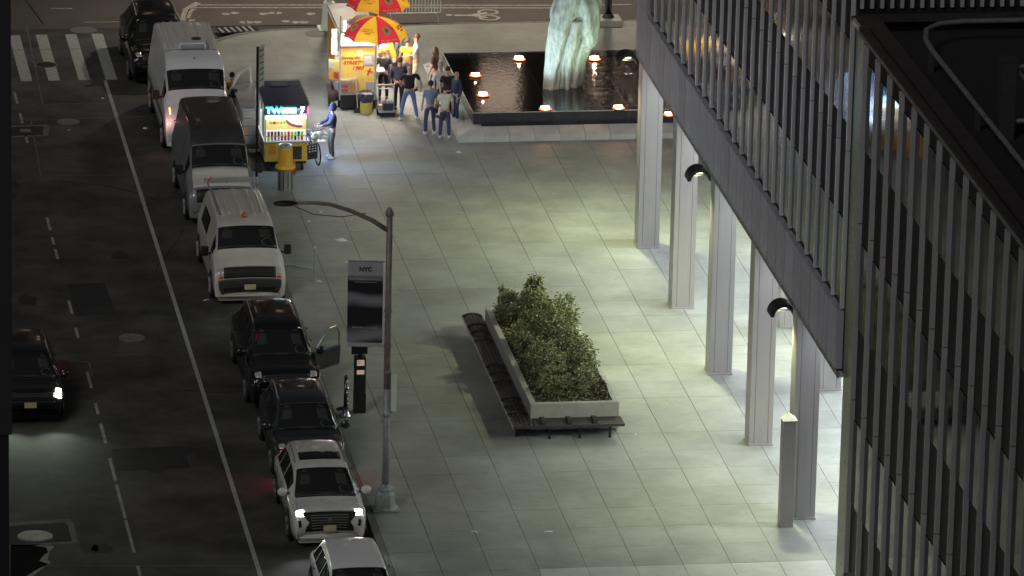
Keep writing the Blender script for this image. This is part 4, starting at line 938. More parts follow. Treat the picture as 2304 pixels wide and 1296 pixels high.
bgm = MB().lathe([(.21, .38), (.25, .44), (.27, .54), (.25, .64), (.17, .70), (.13, .66)], 18); rnd = random.Random(8)
bgm.v = [(v[0] * (1 + rnd.uniform(-.09, .09)), v[1] * (1 + rnd.uniform(-.09, .09)), v[2] + rnd.uniform(-.02, .02)) for v in bgm.v]; bgm.build('bag', 'bag', tr_)
br = T('broom', 'broom with a pale handle leaning against the food stall', 'broom', (-2.12, 18.38, 0))
MB().tube([(0, 0, .12), (-.06, .22, 1.25)], .016, 6).build('handle', 'print white', br)
MB().add([(-.13, -.03, 0), (.13, -.03, 0), (.13, .03, 0), (-.13, .03, 0), (-.05, -.02, .16), (.05, -.02, .16), (.05, .02, .16), (-.05, .02, .16)], [(3, 2, 1, 0), (4, 5, 6, 7), (0, 1, 5, 4), (1, 2, 6, 5), (2, 3, 7, 6), (3, 0, 4, 7)]).build('bristles', 'cap paint', br)
ht = T('hand_cart', 'tall grey hand cart loaded with boxes and bottles beside the barrel', 'hand cart', (-1.28, 18.1, 0))
for x in (-.24, .24): MB().tube([(x, 0, .08), (x, 0, .98)], .018, 6).build('upright', 'stainless', ht)
MB().box(-.27, -.03, .92, .27, .03, .97).build('handle_bar', 'cardboard', ht); MB().box(-.26, -.02, .82, .26, .02, .85).build('cross_bar', 'stainless', ht)
MB().box(-.25, -.3, .14, .25, .02, .2).build('platform', 'steel edge', ht, bevel=.01)
for x in (-.25, .25): MB().lathe([(.10, -.03), (.10, .03)], 12).build('wheel', 'rubber', ht, loc=(x, -.02, .10), rot=(0, math.pi / 2, 0))
MB().box(-.24, -.32, .03, .24, -.26, .14).build('bumper', 'rubber', ht)
ct = T('milk_crate', 'purple grey crate of bottles on the platform of the hand cart', 'crate', (-1.24, 17.95, .2))
MB().box(-.15, -.12, 0, .16, .12, .22).build('box', 'cl_purple', ct)
for k in range(6): MB().lathe([(.028, .2), (.028, .3), (.012, .33)], 8, (-.11 + (k % 3) * .1, -.05 + (k // 3) * .1, 0)).build('bottle', random.choice(['print white', 'cardboard', 'sign green']), ct)
cx_ = T('cardboard_box', 'small brown cardboard box at the left end of the hand cart platform', 'box', (-1.47, 17.95, .2)); MB().box(-.06, -.1, 0, .06, .1, .16).build('carton', 'cardboard', cx_); MB().box(-.062, -.02, .158, .062, .02, .164).build('tape', 'paper', cx_)
gb = T('shopping_trolley', 'pink shopping trolley bag with a bright green packet in its front pocket', 'trolley bag', (-2.78, 19.2, 0))
MB().lathe([(.17, .08), (.18, .3), (.16, .42), (.08, .5)], 12).build('bag', 'cl_brown', gb, smooth=True); MB().box(-.16, -.16, .0, .16, -.04, .22).build('pocket', 'black', gb, bevel=.02); MB().box(-.09, -.18, .02, .0, -.15, .18).build('packet', 'green bag', gb, bevel=.01)
MB().tube([(-.08, .05, .4), (-.08, .05, .66), (.08, .05, .66), (.08, .05, .4)], .012, 5).build('handle', 'red plastic', gb)
MB().box(.02, -.17, .04, .12, -.155, .2).build('newspaper', 'paper', gb)

# ================================================================ far poles and barrier
fb = T('pole_base', 'white painted cast base of a light pole at the top, left of the umbrellas', 'light pole', (-1.83, 28.4, 0))
MB().box(-.36, -.3, 0, .36, .36, .05).build('foot', 'sign pale', fb, bevel=.02)
MB().lathe([(.30, .05), (.27, .15), (.235, .72), (.19, .82), (.20, .88), (.13, .94)], 8).build('skirt', 'sign pale', fb)
MB().tube([(0, 0, .9), (0, 0, 9.0)], .10, 12, .085).build('shaft', 'sign pale', fb, smooth=True)
MB().tube([(0, 0, 8.9), (.2, 1.0, 9.3), (.5, 2.6, 9.4)], .06, 8).build('arm', 'sign pale', fb, smooth=True)
MB().box(.38, 2.4, 9.28, .62, 3.1, 9.42).build('lamp_head', 'pipe', fb, bevel=.03); MB().box(.42, 2.5, 9.26, .58, 3.0, 9.28).build('lens', 'street lens', fb)
lamp('SPOT', 'street_glow', fb, (.5, 2.75, 9.2), 2300, (1, .84, .66), .2, spot=150, blend=.7)
dp = T('traffic_pole', 'black street pole on a square concrete block, right of the statue', 'light pole', (7.33, 28.4, 0))
MB().box(-.40, -.42, 0, .40, .42, .22).build('block', 'concrete', dp, bevel=.02); MB().lathe([(.2, .22), (.16, .34), (.13, .36)], 12).build('flange', 'dark frame', dp)
MB().tube([(0, 0, .3), (0, 0, 7)], .12, 12, .10).build('shaft', 'black paint', dp, smooth=True); MB().lathe([(.13, .95), (.13, 1.0)], 12).build('band', 'pipe', dp)
MB().tube([(0, 0, 6.9), (.3, 1.4, 7.6), (.6, 3.2, 7.8)], .06, 8).build('arm', 'black paint', dp, smooth=True); MB().box(.48, 3.0, 7.66, .72, 3.6, 7.8).build('lamp_head', 'black', dp); MB().box(.52, 3.05, 7.64, .68, 3.55, 7.66).build('lens', 'street lens', dp)
lamp('SPOT', 'street_glow', dp, (.6, 3.3, 7.55), 1100, (1, .84, .66), .2, spot=150, blend=.7)
ba = T('crowd_barrier', 'galvanised crowd control barrier with thin vertical bars beside the umbrellas', 'barrier', (.15, 29.0, 0))
bl = 1.75
MB().tube([(0, 0, .35), (0, 0, 1.1), (bl, 0, 1.1), (bl, 0, .35)], .022, 6).build('frame', 'sign pale', ba); MB().tube([(0, 0, .32), (bl, 0, .32)], .022, 6).build('lower_rail', 'sign pale', ba)
barm = MB().tube([(0, 0, .33), (0, 0, 1.09)], .014, 5).mesh('bar', 'sign pale')
for k in range(1, 17): link('bar', barm, ba, (k * bl / 17, 0, 0))
for x in (.12, bl - .1): MB().tube([(x, -.3, 0), (x - .03, 0, .32), (x, .3, 0)], .02, 6).build('foot', 'stainless', ba)
MB().tube([(bl, 0, .42), (bl + .1, 0, .42), (bl + .1, 0, .3)], .012, 5).build('hook', 'stainless', ba)

# ================================================================ litter
def scrap(px, py, w_, d_, label, m='paper', z=0.0, rot=0.0):
    p = at(px, py, z); b_ = MB(); rnd = random.Random(px)
    vs = [(-w_ / 2, -d_ / 2, .004), (0, -d_ / 2, .02), (w_ / 2, -d_ / 2, .004), (w_ / 2, d_ / 2, .012), (0, d_ / 2, .03), (-w_ / 2, d_ / 2, .004)]
    b_.add([(v[0] * rnd.uniform(.8, 1.1), v[1] * rnd.uniform(.7, 1.1), v[2]) for v in vs], [(0, 1, 4, 5), (1, 2, 3, 4)])
    o = b_.build('litter', m, None, loc=(p.x, p.y, z), rot=(0, 0, rot)); tag(o, label, 'litter'); return o
scrap(1033, 343, .16, .22, 'white paper scrap in front of the fountain rim', rot=.5)
scrap(1067, 1197, .20, .05, 'thin white paper curl on the plaza, left of its twin below the planter', rot=-.4)
scrap(1235, 1197, .20, .05, 'thin white paper curl on the plaza below the planter, the right of the pair', rot=-.1)
scrap(768, 541, .28, .3, 'crumpled pale plastic on the pavement left of the lamp post top', 'sign pale', rot=.4)
scrap(722, 478, .09, .09, 'tiny white scrap under the lamp arm')
scrap(695, 499, .11, .1, 'small white scrap left of the crumpled plastic')
scrap(644, 567, .12, .16, 'white scrap beside the white van mirror')
scrap(781, 590, .10, .12, 'small white scrap left of the banner top', rot=.3)
scrap(716, 634, .18, .12, 'pale rag lying at the foot of the marker post', 'sign pale')
scrap(327, 289, .16, .16, 'pale leaf of paper on the road beside the lane line', z=RZ, rot=.7)
scrap(231, 222, .09, .09, 'speck of paper near the solid lane line below the crosswalk', z=RZ)
scrap(155, 293, .07, .07, 'speck of paper just below the pale manhole cover', z=RZ)
scrap(465, 676, .20, .08, 'pale strip on the road in front of the white work van', z=RZ, rot=.5)
scrap(1430, 978, .06, .06, 'speck of paper near the right corner of the planter')
scrap(1149, 845, .05, .05, 'small scrap beside the bench') if False else None
a_, b_ = at(631, 597, 0), at(703, 604, 0)
tag(MB().tube([(a_.x, a_.y, .012), ((a_.x * 2 + b_.x) / 3, (a_.y * 2 + b_.y) / 3 + .06, .03), ((a_.x + b_.x * 2) / 3, (a_.y + b_.y * 2) / 3, .012), (b_.x, b_.y, .012)], .022, 5).build('tape_strip', 'sign pale'), 'pale blue tape trailing from the white van to the marker post', 'tape')
# ================================================================ VEHICLES (nose towards -Y)
def bsp(n, u):
    """weights of a clamped uniform quadratic B-spline with n control points at parameter u in [0, n-2]"""
    u = min(max(u, 0), n - 2 - 1e-9); i = int(u)
    kn = [0, 0, 0] + list(range(1, n - 2)) + [n - 2] * 3
    k = i + 2; N = [1.0]
    for d in (1, 2):
        M = [0.0] * (d + 1)
        for j in range(d):
            a = kn[k - d + 1 + j]; b = kn[k + 1 + j]; t = (u - a) / (b - a) if b > a else 0
            M[j] += N[j] * (1 - t); M[j + 1] += N[j] * t
        N = M
    return i, N
class Body:
    def __init__(s, st, W, zb, zs=.28, zm=.62, tum=.0, cr=.03):
        # st: (y, z, halfwidth of the top strip); W: half width; zb: belt height
        s.net = []
        for y, z, w_, *ex in st:
            Wl = ex[0] if ex else W
            zz = min(zb, z - .10); zl = min(zm, zz - .06); zt = min(zs, zl - .05)
            s.net.append([Vector(p) for p in ((0, y, z + cr), (w_ * .6, y, z + cr * .75), (w_, y, z), (w_ + (Wl - w_) * .12, y, z - min(.08, (z - zz) * .35)), (Wl - .035, y, zz + .05), (Wl, y, zz - .05), (Wl, y, zl), (Wl - .03, y, zt))])
        s.n = len(s.net); s.m = 8
    def S(s, u, v):
        sg = -1 if v < 0 else 1; i, A = bsp(s.n, u); j, B = bsp(s.m, abs(v)); p = Vector((0, 0, 0))
        for a in range(3):
            for b in range(3): p += s.net[i + a][j + b] * (A[a] * B[b])
        p = p.copy(); p.x *= sg; return p
    def N(s, u, v):
        e = .02; a = s.S(min(u + e, s.n - 2.0001), v) - s.S(max(u - e, 0), v); b = s.S(u, v + e) - s.S(u, v - e)
        if abs(v) >= s.m - 2 - e: b = s.S(u, v) - s.S(u, v - e * (1 if v > 0 else -1)) if v > 0 else s.S(u, v + e) - s.S(u, v)
        n = a.cross(b); 
        if n.length < 1e-9: return Vector((0, 0, 1))
        n.normalize(); return -n if False else n
    def grid(s, us, vs, off=0, flip=False):
        b_ = MB(); 
        for u in us:
            for v in vs:
                p = s.S(u, v)
                if off: 
                    n = s.N(u, v); c = p - Vector((0, s.net[s.n // 2][0].y, .9))
                    if n.dot(Vector((p.x, (p.y - s.mid) * .6, p.z - .8))) < 0: n = -n
                    p = p + n * off
                b_.v.append(tuple(p))
        m_ = len(vs)
        for i in range(len(us) - 1):
            for j in range(m_ - 1): b_.f.append((i * m_ + j, i * m_ + j + 1, (i + 1) * m_ + j + 1, (i + 1) * m_ + j))
        return b_
    def shell(s, name, m, parent):
        us = [k * (s.n - 2) / 64 for k in range(65)]; vs = [-6 + k * 12 / 40 for k in range(41)]
        s.mid = (s.net[0][0].y + s.net[-1][0].y) / 2
        b_ = s.grid(us, vs); m_ = len(vs)
        b_.f.append(tuple(range(m_))); b_.f.append(tuple((len(us) - 1) * m_ + j for j in range(m_ - 1, -1, -1)))
        us_ = [(i * m_, (i + 1) * m_) for i in range(len(us) - 1)]
        for i in range(len(us) - 1): b_.f.append((i * m_, (i + 1) * m_, (i + 1) * m_ + m_ - 1, i * m_ + m_ - 1))
        return b_.build(name, m, parent, smooth=True)
    def patch(s, name, m, parent, u0, u1, v0, v1, off=.006, nu=10, nv=10, sh=None):
        """a panel lying proud of the body; sh(fu, fv) may bend its outline, returning (u, v)"""
        us = [k / nu for k in range(nu + 1)]; vs = [k / nv for k in range(nv + 1)]; b_ = MB()
        for layer in (off, -.004):
            for a in us:
                for c in vs:
                    u, v = (u0 + (u1 - u0) * a, v0 + (v1 - v0) * c) if not sh else sh(a, c)
                    p = s.S(u, v); n = s.N(u, v)
                    if n.dot(Vector((p.x, (p.y - s.mid) * .6, p.z - .8))) < 0: n = -n
                    b_.v.append(tuple(p + n * layer))
        m_ = nv + 1; Q = (nu + 1) * m_
        for i in range(nu):
            for j in range(nv): b_.f.append((i * m_ + j, i * m_ + j + 1, (i + 1) * m_ + j + 1, (i + 1) * m_ + j))
        rim = [(i * m_) for i in range(nu + 1)] + [nu * m_ + j for j in range(1, m_)] + [i * m_ + nv for i in range(nu - 1, -1, -1)] + [j for j in range(nv - 1, 0, -1)]
        for k in range(len(rim)): a, c = rim[k], rim[(k + 1) % len(rim)]; b_.f.append((a, c, c + Q, a + Q))
        o = b_.build(name, m, parent, smooth=False)
        for k, pg in enumerate(o.data.polygons): pg.use_smooth = k < nu * nv
        return o
def wheels(t, W, y1_, y2_, r=.34, rimm='alloy'):
    for x in (-1, 1):
        for y in (y1_, y2_):
            MB().lathe([(r + .07, -.01), (r + .07, .012)], 24).build('wheel_arch', 'black', t, loc=(x * (W - .01), y, r + .02), rot=(0, math.pi / 2, 0))
            w_ = MB().lathe([(r * .7, -.11), (r * .95, -.12), (r, -.08), (r, .08), (r * .95, .12), (r * .7, .11)], 24).build('wheel', 'rubber', t, loc=(x * (W - .09), y, r), rot=(0, math.pi / 2, 0))
            q = MB().lathe([(r * .68, -.115), (r * .68, .115)], 20); 
            for k in range(5):
                a = 2 * math.pi * k / 5; q.tube([(0, 0, .12), (r * .6 * math.cos(a), r * .6 * math.sin(a), .12)], .03, 4); q.tube([(0, 0, -.12), (r * .6 * math.cos(a), r * .6 * math.sin(a), -.12)], .03, 4)
            q.build('rim', rimm, w_)
def mirror(t, x, y, z, m, sx=.13, sz=.12):
    for s_ in (-1, 1):
        MB().ball((s_ * (x + .13), y, z), (sx, .07, sz), 12, 8).build('wing_mirror', m, t, smooth=True)
        MB().tube([(s_ * (x - .05), y + .03, z - .05), (s_ * (x + .08), y, z - .05)], .03, 5).build('mirror_arm', 'black', t)
def plate(t, y, z): MB().box(-.16, y - .012, z, .16, y, z + .15).build('number_plate', 'plate', t)
def screen(B, t, u0, u1, vm=1.74, driver=False):
    """windscreen: dark cabin, seats, wheel and papers behind a sheet of glass"""
    B.patch('cabin', 'cabin dark', t, u0, u1, -vm, vm, .004, 12, 14)
    d = u1 - u0
    for s_ in (-1, 1):
        B.patch('seat', 'cabin grey', t, u0 + d * .42, u0 + d * .80, s_ * .45, s_ * 1.15, .006, 5, 5); B.patch('headrest', 'cabin grey', t, u0 + d * .84, u0 + d * .96, s_ * .62, s_ * .98, .006, 3, 4)
    def ring(a, c): th = 2 * math.pi * a; r_ = .82 + .18 * c; return u0 + d * .24 + d * .17 * r_ * math.sin(th), .85 + .36 * r_ * math.cos(th)
    B.patch('steering_wheel', 'pipe', t, 0, 0, 0, 0, .008, 24, 1, ring)
    B.patch('dashboard', 'cabin grey', t, u0 + d * .03, u0 + d * .12, -vm * .9, vm * .9, .006, 2, 12)
    B.patch('permit', 'print white', t, u0 + d * .06, u0 + d * .14, 1.25, 1.55, .009, 1, 2)
    B.patch('windscreen', 'screen glass', t, u0, u1, -vm, vm, .016, 12, 14)
def wipers(B, t, u, a=1.1):
    for v in (-.9, .25): B.patch('wiper', 'black', t, u, u + .06, v, v + .75, .02, 2, 6)

# ---- SUV builder
def suv(label, x, y, paint, L=4.65, W=.94, H=1.66, on=None, open_door=False, rails=True, sunroof=False, grille='spindle', cat='car', name='parked_car', group='cars parked along the kerb', rz=0, inside=False, mir=None, plate_on=True, fog=True):
    t = T(name, label, cat, (x, y, RZ), rz, group); k = L / 4.65; h = H / 1.66
    st = [(.10 * k, .36, .66, W - .16), (.02, .50, .74, W - .13), (.0, .70, .78, W - .10), (.06, .88 * h, .78, W - .06), (.30 * k, .98 * h, .80, W), (.62 * k, 1.00 * h, .80, W), (1.00 * k, 1.02 * h, .78, W), (1.36 * k, 1.27 * h, .71, W), (1.75 * k, 1.54 * h, .63, W), (2.2 * k, H - .02, .61, W), (3.2 * k, H + .01, .60, W), (3.95 * k, 1.58 * h, .57, W), (4.28 * k, 1.25 * h, .66, W - .02), (4.50 * k, 1.02 * h, .74, W - .05), (4.63 * k, .80, .78, W - .08), (4.60 * k, .40, .72, W - .12)]
    B = Body(st, W, 1.00 * h); B.shell('body', paint, t)
    MB().box(-W + .10, .25 * k, .14, W - .10, (L - .25 * k), .34).build('underbody', 'black', t)
    screen(B, t, 5.62, 7.55)
    B.patch('rear_window', 'car glass', t, 11.1, 12.2, -1.6, 1.6, .008)
    for s_ in (-1, 1):
        def sh(a, c, lo=6.5, hi=9.3, s_=s_): return lo + (hi - lo) * a, s_ * (2.66 + .82 * c)
        B.patch('front_window', 'car glass', t, 6.9, 8.75, s_ * 2.62, s_ * 3.5, .007)
        B.patch('rear_side_window', 'car glass', t, 8.85, 9.75, s_ * 2.62, s_ * 3.5, .007); B.patch('quarter_window', 'car glass', t, 9.85, 10.6, s_ * 2.66, s_ * 3.45, .007)
        for u in (6.6, 8.8, 9.8): B.patch('door_gap', 'black', t, u, u + .03, s_ * 3.6, s_ * 5.3, .002, 1, 8)
        B.patch('sill_trim', 'black', t, 4.6, 11.8, s_ * 5.4, s_ * 5.95, .012, 14, 2)
        for u in (8.5, 9.5): B.patch('door_handle', 'chrome' if paint == 'pearl' else 'black', t, u, u + .14, s_ * 3.95, s_ * 4.05, .03, 2, 1)
        lm = 'headlamp on' if on else 'headlamp off'
        def hl(a, c, s_=s_): return 2.45 + .85 * a * (1 - .35 * c) + .3 * c, s_ * (1.05 + 1.5 * c)
        B.patch('headlight', lm, t, 0, 0, 0, 0, .01, 5, 8, hl)
        if fog: B.patch('fog_recess', 'black', t, 1.0, 1.9, s_ * 1.35, s_ * 2.0, .006, 4, 4)
        if rails:
            B.patch('roof_rail', 'chrome' if paint == 'pearl' else 'steel edge', t, 8.2, 10.9, s_ * 1.72, s_ * 1.84, .045, 16, 2)
        if on:
            B.patch('tail_light', 'tail red', t, 12.2, 12.9, s_ * 1.7, s_ * 2.6, .01, 4, 4); lamp('POINT', 'tail_glow', t, (s_ * .55, L + .30, .62), 7, (1, .05, .08), .05)
        if on: lamp('SPOT', 'beam', t, (s_ * .72, -.12, .72), 25, (.95, 1, 1), .06, rot=(R(-80), 0, 0), spot=95, blend=.8)
    if grille == 'spindle':
        def gs(a, c): wdt = .72 + .75 * abs(a - .45) ** 1.1 * 1.4; return .35 + 2.55 * a, (c * 2 - 1) * wdt
        B.patch('grille', 'black', t, 0, 0, 0, 0, .012, 12, 12, gs)
        for k_ in range(6): B.patch('grille_bar', 'steel edge', t, .7 + k_ * .34, .74 + k_ * .34, -.62, .62, .018, 1, 8)
        o = MB().lathe([(.07, 0), (.07, .01)], 16); o.build('badge', 'chrome', t, loc=(0, -.022, .80 * h), rot=(math.pi / 2, 0, 0))
    else:
        B.patch('grille', 'black', t, 1.9, 2.9, -1.05, 1.05, .012, 6, 10)
        for k_ in range(3): B.patch('grille_bar', 'chrome', t, 2.05 + k_ * .28, 2.10 + k_ * .28, -1.0, 1.0, .02, 1, 10)
        B.patch('air_intake', 'black', t, .5, 1.3, -1.2, 1.2, .008, 4, 8)
    if plate_on: plate(t, -.03, .50)
    B.patch('cowl', 'black', t, 5.45, 5.60, -1.6, 1.6, .004, 2, 12); wipers(B, t, 5.68)
    for u in (3.3,): B.patch('bonnet_gap', 'black', t, 3.0, 3.03, -1.5, 1.5, .003, 1, 12)
    for s_ in (-1, 1): B.patch('bonnet_gap', 'black', t, 3.05, 5.4, s_ * 1.52, s_ * 1.56, .002, 12, 1)
    if sunroof: B.patch('sunroof', 'car glass', t, 8.35, 8.95, -1.15, 1.15, .01, 6, 8)
    mirror(t, W - .02, 1.25 * k, 1.12 * h, mir or paint); wheels(t, W, .90 * k, (L - .95 * k), .36)
    if open_door:
        d = bpy.data.objects.new('front_door', None); col.objects.link(d); d.parent = t; d.location = (W - .02, 1.75 * k, 0); d.rotation_euler = (0, 0, R(-48))
        # the hinge is at the front edge; the door swings out towards the pavement
        b_ = MB(); prof_ = [(.0, .42), (1.02, .42), (1.06, .95), (0, .98)]
        b_.add([(x_, z_, 0) for x_, z_ in []], [])
        b_.add([(-.04, y_, z_) for y_, z_ in prof_] + [(.05, y_, z_) for y_, z_ in prof_], [(0, 1, 2, 3), (7, 6, 5, 4), (0, 4, 5, 1), (1, 5, 6, 2), (2, 6, 7, 3), (3, 7, 4, 0)])
        b_.build('door_panel', 'black' if 'black' in paint else paint, d, bevel=.02)
        fr__ = [(0, .02, .98), (0, .42, 1.36), (0, .62, 1.5), (0, .92, 1.52), (0, 1.04, 1.30), (0, 1.05, .96)]
        MB().tube(fr__, .026, 6).build('window_frame', paint if paint == 'white paint' else 'chrome', d)
        MB().add([(-.004, y_, z_) for _, y_, z_ in fr__] + [(.004, y_, z_) for _, y_, z_ in fr__], [tuple(range(6)), tuple(range(11, 5, -1))]).build('window_pane', 'clear glass', d)
        MB().ball((.16, .1, 1.02), (.12, .06, .09), 10, 7).build('door_mirror', paint, d, smooth=True)
    return t, B

def van(label, x, y, paint, L, W, H, st, zb, ws, roofu, cap=None, name='parked_van', rz=0, on=False, lamps=None, group='vans parked along the kerb', sidewin=(), zm=.7, mz=1.5, my=1.2, front=None, wr=.36):
    t = T(name, label, 'van', (x, y, RZ), rz, group); B = Body(st, W, zb, zm=zm, cr=.04); B.shell('body', paint, t)
    MB().box(-W + .08, .3, .16, W - .08, L - .2, .4).build('underbody', 'black', t)
    screen(B, t, ws[0], ws[1], 1.78); wipers(B, t, ws[0] + .06)
    for s_ in (-1, 1):
        for (a, b, c, d) in sidewin: B.patch('side_window', 'car glass', t, a, b, s_ * c, s_ * d, .008, 8, 6)
    wheels(t, W, .95, L - 1.1, wr, 'steel edge')
    for s_ in (-1, 1):
        MB().box(s_ * (W + .06) if s_ > 0 else -(W + .26), my, mz - .16, (W + .26) if s_ > 0 else -(W + .06), my + .10, mz + .12).build('wing_mirror', 'black', t, bevel=.03)
        MB().tube([(s_ * (W - .05), my + .1, mz - .1), (s_ * (W + .12), my + .05, mz - .1)], .03, 5).build('mirror_arm', 'black', t)
    return t, B

# ---- 1 white high roofed delivery van with the roof unit and its door open
st = [(.12, .42, .74, .90), (.03, .58, .84, .97), (.0, .82, .86, 1.0), (.10, 1.08, .86, 1.02), (.45, 1.30, .84, 1.02), (.72, 1.42, .84, 1.02), (1.05, 1.80, .84, 1.02), (1.35, 2.12, .86, 1.02), (1.62, 2.42, .86, 1.02), (2.05, 2.60, .84, 1.02), (3.2, 2.64, .83, 1.02), (5.0, 2.64, .83, 1.02), (5.85, 2.60, .83, 1.02), (5.98, 2.40, .85, 1.02), (6.0, 1.4, .9, 1.02), (5.98, .45, .9, 1.0)]
VA, BA = van('white high-roofed van with a cooling unit on its ribbed roof and an open door', -7.40, 14.55, 'white paint', 6.0, 1.03, 2.64, st, 1.45, (5.35, 6.9), None, sidewin=[(5.6, 7.0, 2.75, 3.75)], mz=1.55, my=1.25)
for k in range(9): BA.patch('roof_rib', 'cream paint', VA, 8.9, 11.6, -1.62 + k * .39, -1.50 + k * .39, .022, 10, 2)
BA.patch('roof_seam', 'pipe', VA, 8.75, 8.8, -1.8, 1.8, .004, 1, 12)
ac = bpy.data.objects.new('roof_unit', None); col.objects.link(ac); ac.parent = VA
MB().box(-.42, 2.25, 2.66, .42, 3.0, 2.88).build('housing', 'white paint', ac, bevel=.06); MB().lathe([(.15, 2.88), (.15, 2.90)], 16, (.15, 2.72, 0)).build('fan', 'black', ac)
for k in range(4): MB().box(-.36, 2.242, 2.69 + k * .04, .36, 2.25, 2.71 + k * .04).build('vent_slat', 'pipe', ac)
MB().tube([(0, 1.75, 2.5), (0, 1.6, 2.62)], .012, 5).build('aerial', 'black', VA)
for s_ in (-1, 1):
    def hl(a, c, s_=s_): return 3.1 + .8 * a, s_ * (1.75 + .5 * c + .15 * a)
    BA.patch('headlight', 'amber lamp' if s_ < 0 else 'headlamp off', VA, 0, 0, 0, 0, .012, 6, 6, hl)
    BA.patch('door_gap', 'pipe', VA, 7.15, 7.18, s_ * 2.7, s_ * 5.4, .002, 1, 10); BA.patch('rub_strip', 'pipe', VA, 4.5, 13, s_ * 5.0, s_ * 5.3, .015, 14, 1)
    BA.patch('side_crease', 'pipe', VA, 8.2, 12.6, s_ * 3.95, s_ * 3.99, .003, 10, 1)
BA.patch('grille', 'black', VA, 1.6, 2.4, -1.2, 1.2, .01, 4, 8)
lamp('POINT', 'glow', VA, (-1.08, -.12, 1.15), 5, (1, .4, .35), .05)
d = bpy.data.objects.new('front_door', None); col.objects.link(d); d.parent = VA; d.location = (1.0, 1.7, 0); d.rotation_euler = (0, 0, R(-50))
pr_ = [(.0, .45), (1.0, .45), (1.05, 1.30), (0, 1.34)]
MB().add([(-.04, a, b) for a, b in pr_] + [(.05, a, b) for a, b in pr_], [(0, 1, 2, 3), (7, 6, 5, 4), (0, 4, 5, 1), (1, 5, 6, 2), (2, 6, 7, 3), (3, 7, 4, 0)]).build('door_panel', 'white paint', d, bevel=.03)
fr__ = [(0, .02, 1.32), (0, .25, 1.62), (0, .55, 1.95), (0, .98, 2.08), (0, 1.05, 1.7), (0, 1.05, 1.32)]
MB().tube(fr__, .042, 6).build('window_frame', 'white paint', d); MB().add([(-.004, a, b) for _, a, b in fr__] + [(.004, a, b) for _, a, b in fr__], [tuple(range(6)), tuple(range(11, 5, -1))]).build('window_pane', 'clear glass', d)
MB().tube([(-.07, .35, .7), (-.07, .35, 1.1)], .04, 6).build('door_grip', 'black', d); MB().box(-.09, .3, .55, -.04, .9, .75).build('door_pocket', 'pipe', d, bevel=.02)

# ---- 2 grey high roofed van
st = [(.12, .42, .74, .88), (.03, .58, .82, .95), (.0, .80, .84, .98), (.08, 1.04, .84, 1.0), (.42, 1.20, .83, 1.0), (.74, 1.30, .82, 1.0), (1.0, 1.62, .80, 1.0), (1.28, 1.95, .78, 1.0), (1.46, 2.16, .76, 1.0), (1.82, 2.46, .72, 1.0), (2.5, 2.54, .72, 1.0), (4.4, 2.54, .72, 1.0), (5.1, 2.50, .72, 1.0), (5.25, 2.3, .76, 1.0), (5.3, 1.4, .86, 1.0), (5.28, .45, .9, .98)]
VB, BB = van('grey high-roofed van with a dark raised roof, parked between two white vans', -7.46, 7.0, 'grey paint', 5.3, 1.0, 2.54, st, 1.32, (5.2, 6.95), None, sidewin=[(5.7, 7.2, 2.75, 3.6)], mz=1.45, my=1.05)
BB.patch('raised_roof', 'cap paint', VB, 7.15, 12.3, -2.35, 2.35, .015, 26, 16)
BB.patch('bonnet', 'cream paint', VB, 3.0, 5.1, -1.8, 1.8, .008, 8, 12)
for s_ in (-1, 1): BB.patch('roof_seam', 'pipe', VB, 8.8, 12, s_ * .98, s_ * 1.02, .02, 12, 1); BB.patch('door_gap', 'black', VB, 7.3, 7.33, s_ * 2.7, s_ * 5.4, .002, 1, 10); BB.patch('side_panel_gap', 'black', VB, 9.4, 9.43, s_ * 2.7, s_ * 5.4, .002, 1, 10)
rv = MB().lathe([(.22, 0), (.20, .06), (.12, .09)], 14); rv.v = [(v[0], v[1] * .8, v[2]) for v in rv.v]; rv.build('roof_vent', 'pipe', VB, loc=(.12, 4.2, 2.59), smooth=True)
BB.patch('grille', 'black', VB, 1.2, 2.7, -1.25, 1.25, .01, 6, 8)
for s_ in (-1, 1): BB.patch('headlight', 'headlamp off', VB, 1.9, 2.75, s_ * 1.45, s_ * 2.1, .012, 5, 5)
MB().box(-.12, 1.12, 1.42, .38, 1.16, 1.46).build('dashboard_paper', 'print white', VB, loc=(0, -.1, .0))

# ---- 3 white work van with roof rack bars and an orange beacon
st = [(.08, .36, .74, .88), (.02, .50, .84, .96), (.0, .72, .86, .99), (.05, 1.00, .86, 1.0), (.28, 1.14, .86, 1.0), (.62, 1.28, .85, 1.0), (.86, 1.55, .82, 1.0), (1.10, 1.84, .78, 1.0), (1.32, 1.98, .76, 1.0), (1.8, 2.05, .75, 1.0), (3.0, 2.07, .74, 1.0), (4.1, 2.06, .73, 1.0), (4.75, 2.0, .73, 1.0), (4.92, 1.8, .78, .99), (5.0, 1.2, .84, .98), (4.95, .45, .86, .96)]
VC, BC = van('cream white work van with an orange beacon and rack bars on its ribbed roof', -7.48, -.68, 'cream paint', 5.5, 1.0, 2.07, st, 1.22, (5.05, 7.1), None, sidewin=[(5.7, 7.3, 2.75, 3.65), (9.2, 10.6, 2.8, 3.6)], mz=1.33, my=1.0, zm=.66)
for k in range(7): BC.patch('roof_rib', 'cream paint', VC, 8.6, 12.0, -1.5 + k * .47, -1.4 + k * .47, .016, 10, 2)
for s_ in (-1, 1): MB().tube([(s_ * .70, 1.9, 2.16), (s_ * .70, 5.2, 2.16)], .022, 6).build('rack_bar', 'stainless', VC)
MB().tube([(.45, 2.2, 2.14), (.52, 5.25, 2.14)], .03, 6).build('rack_bar', 'print white', VC)
for y in (5.2,): MB().box(-.78, y, 2.06, .78, y + .05, 2.2).build('rack_crossbar', 'stainless', VC)
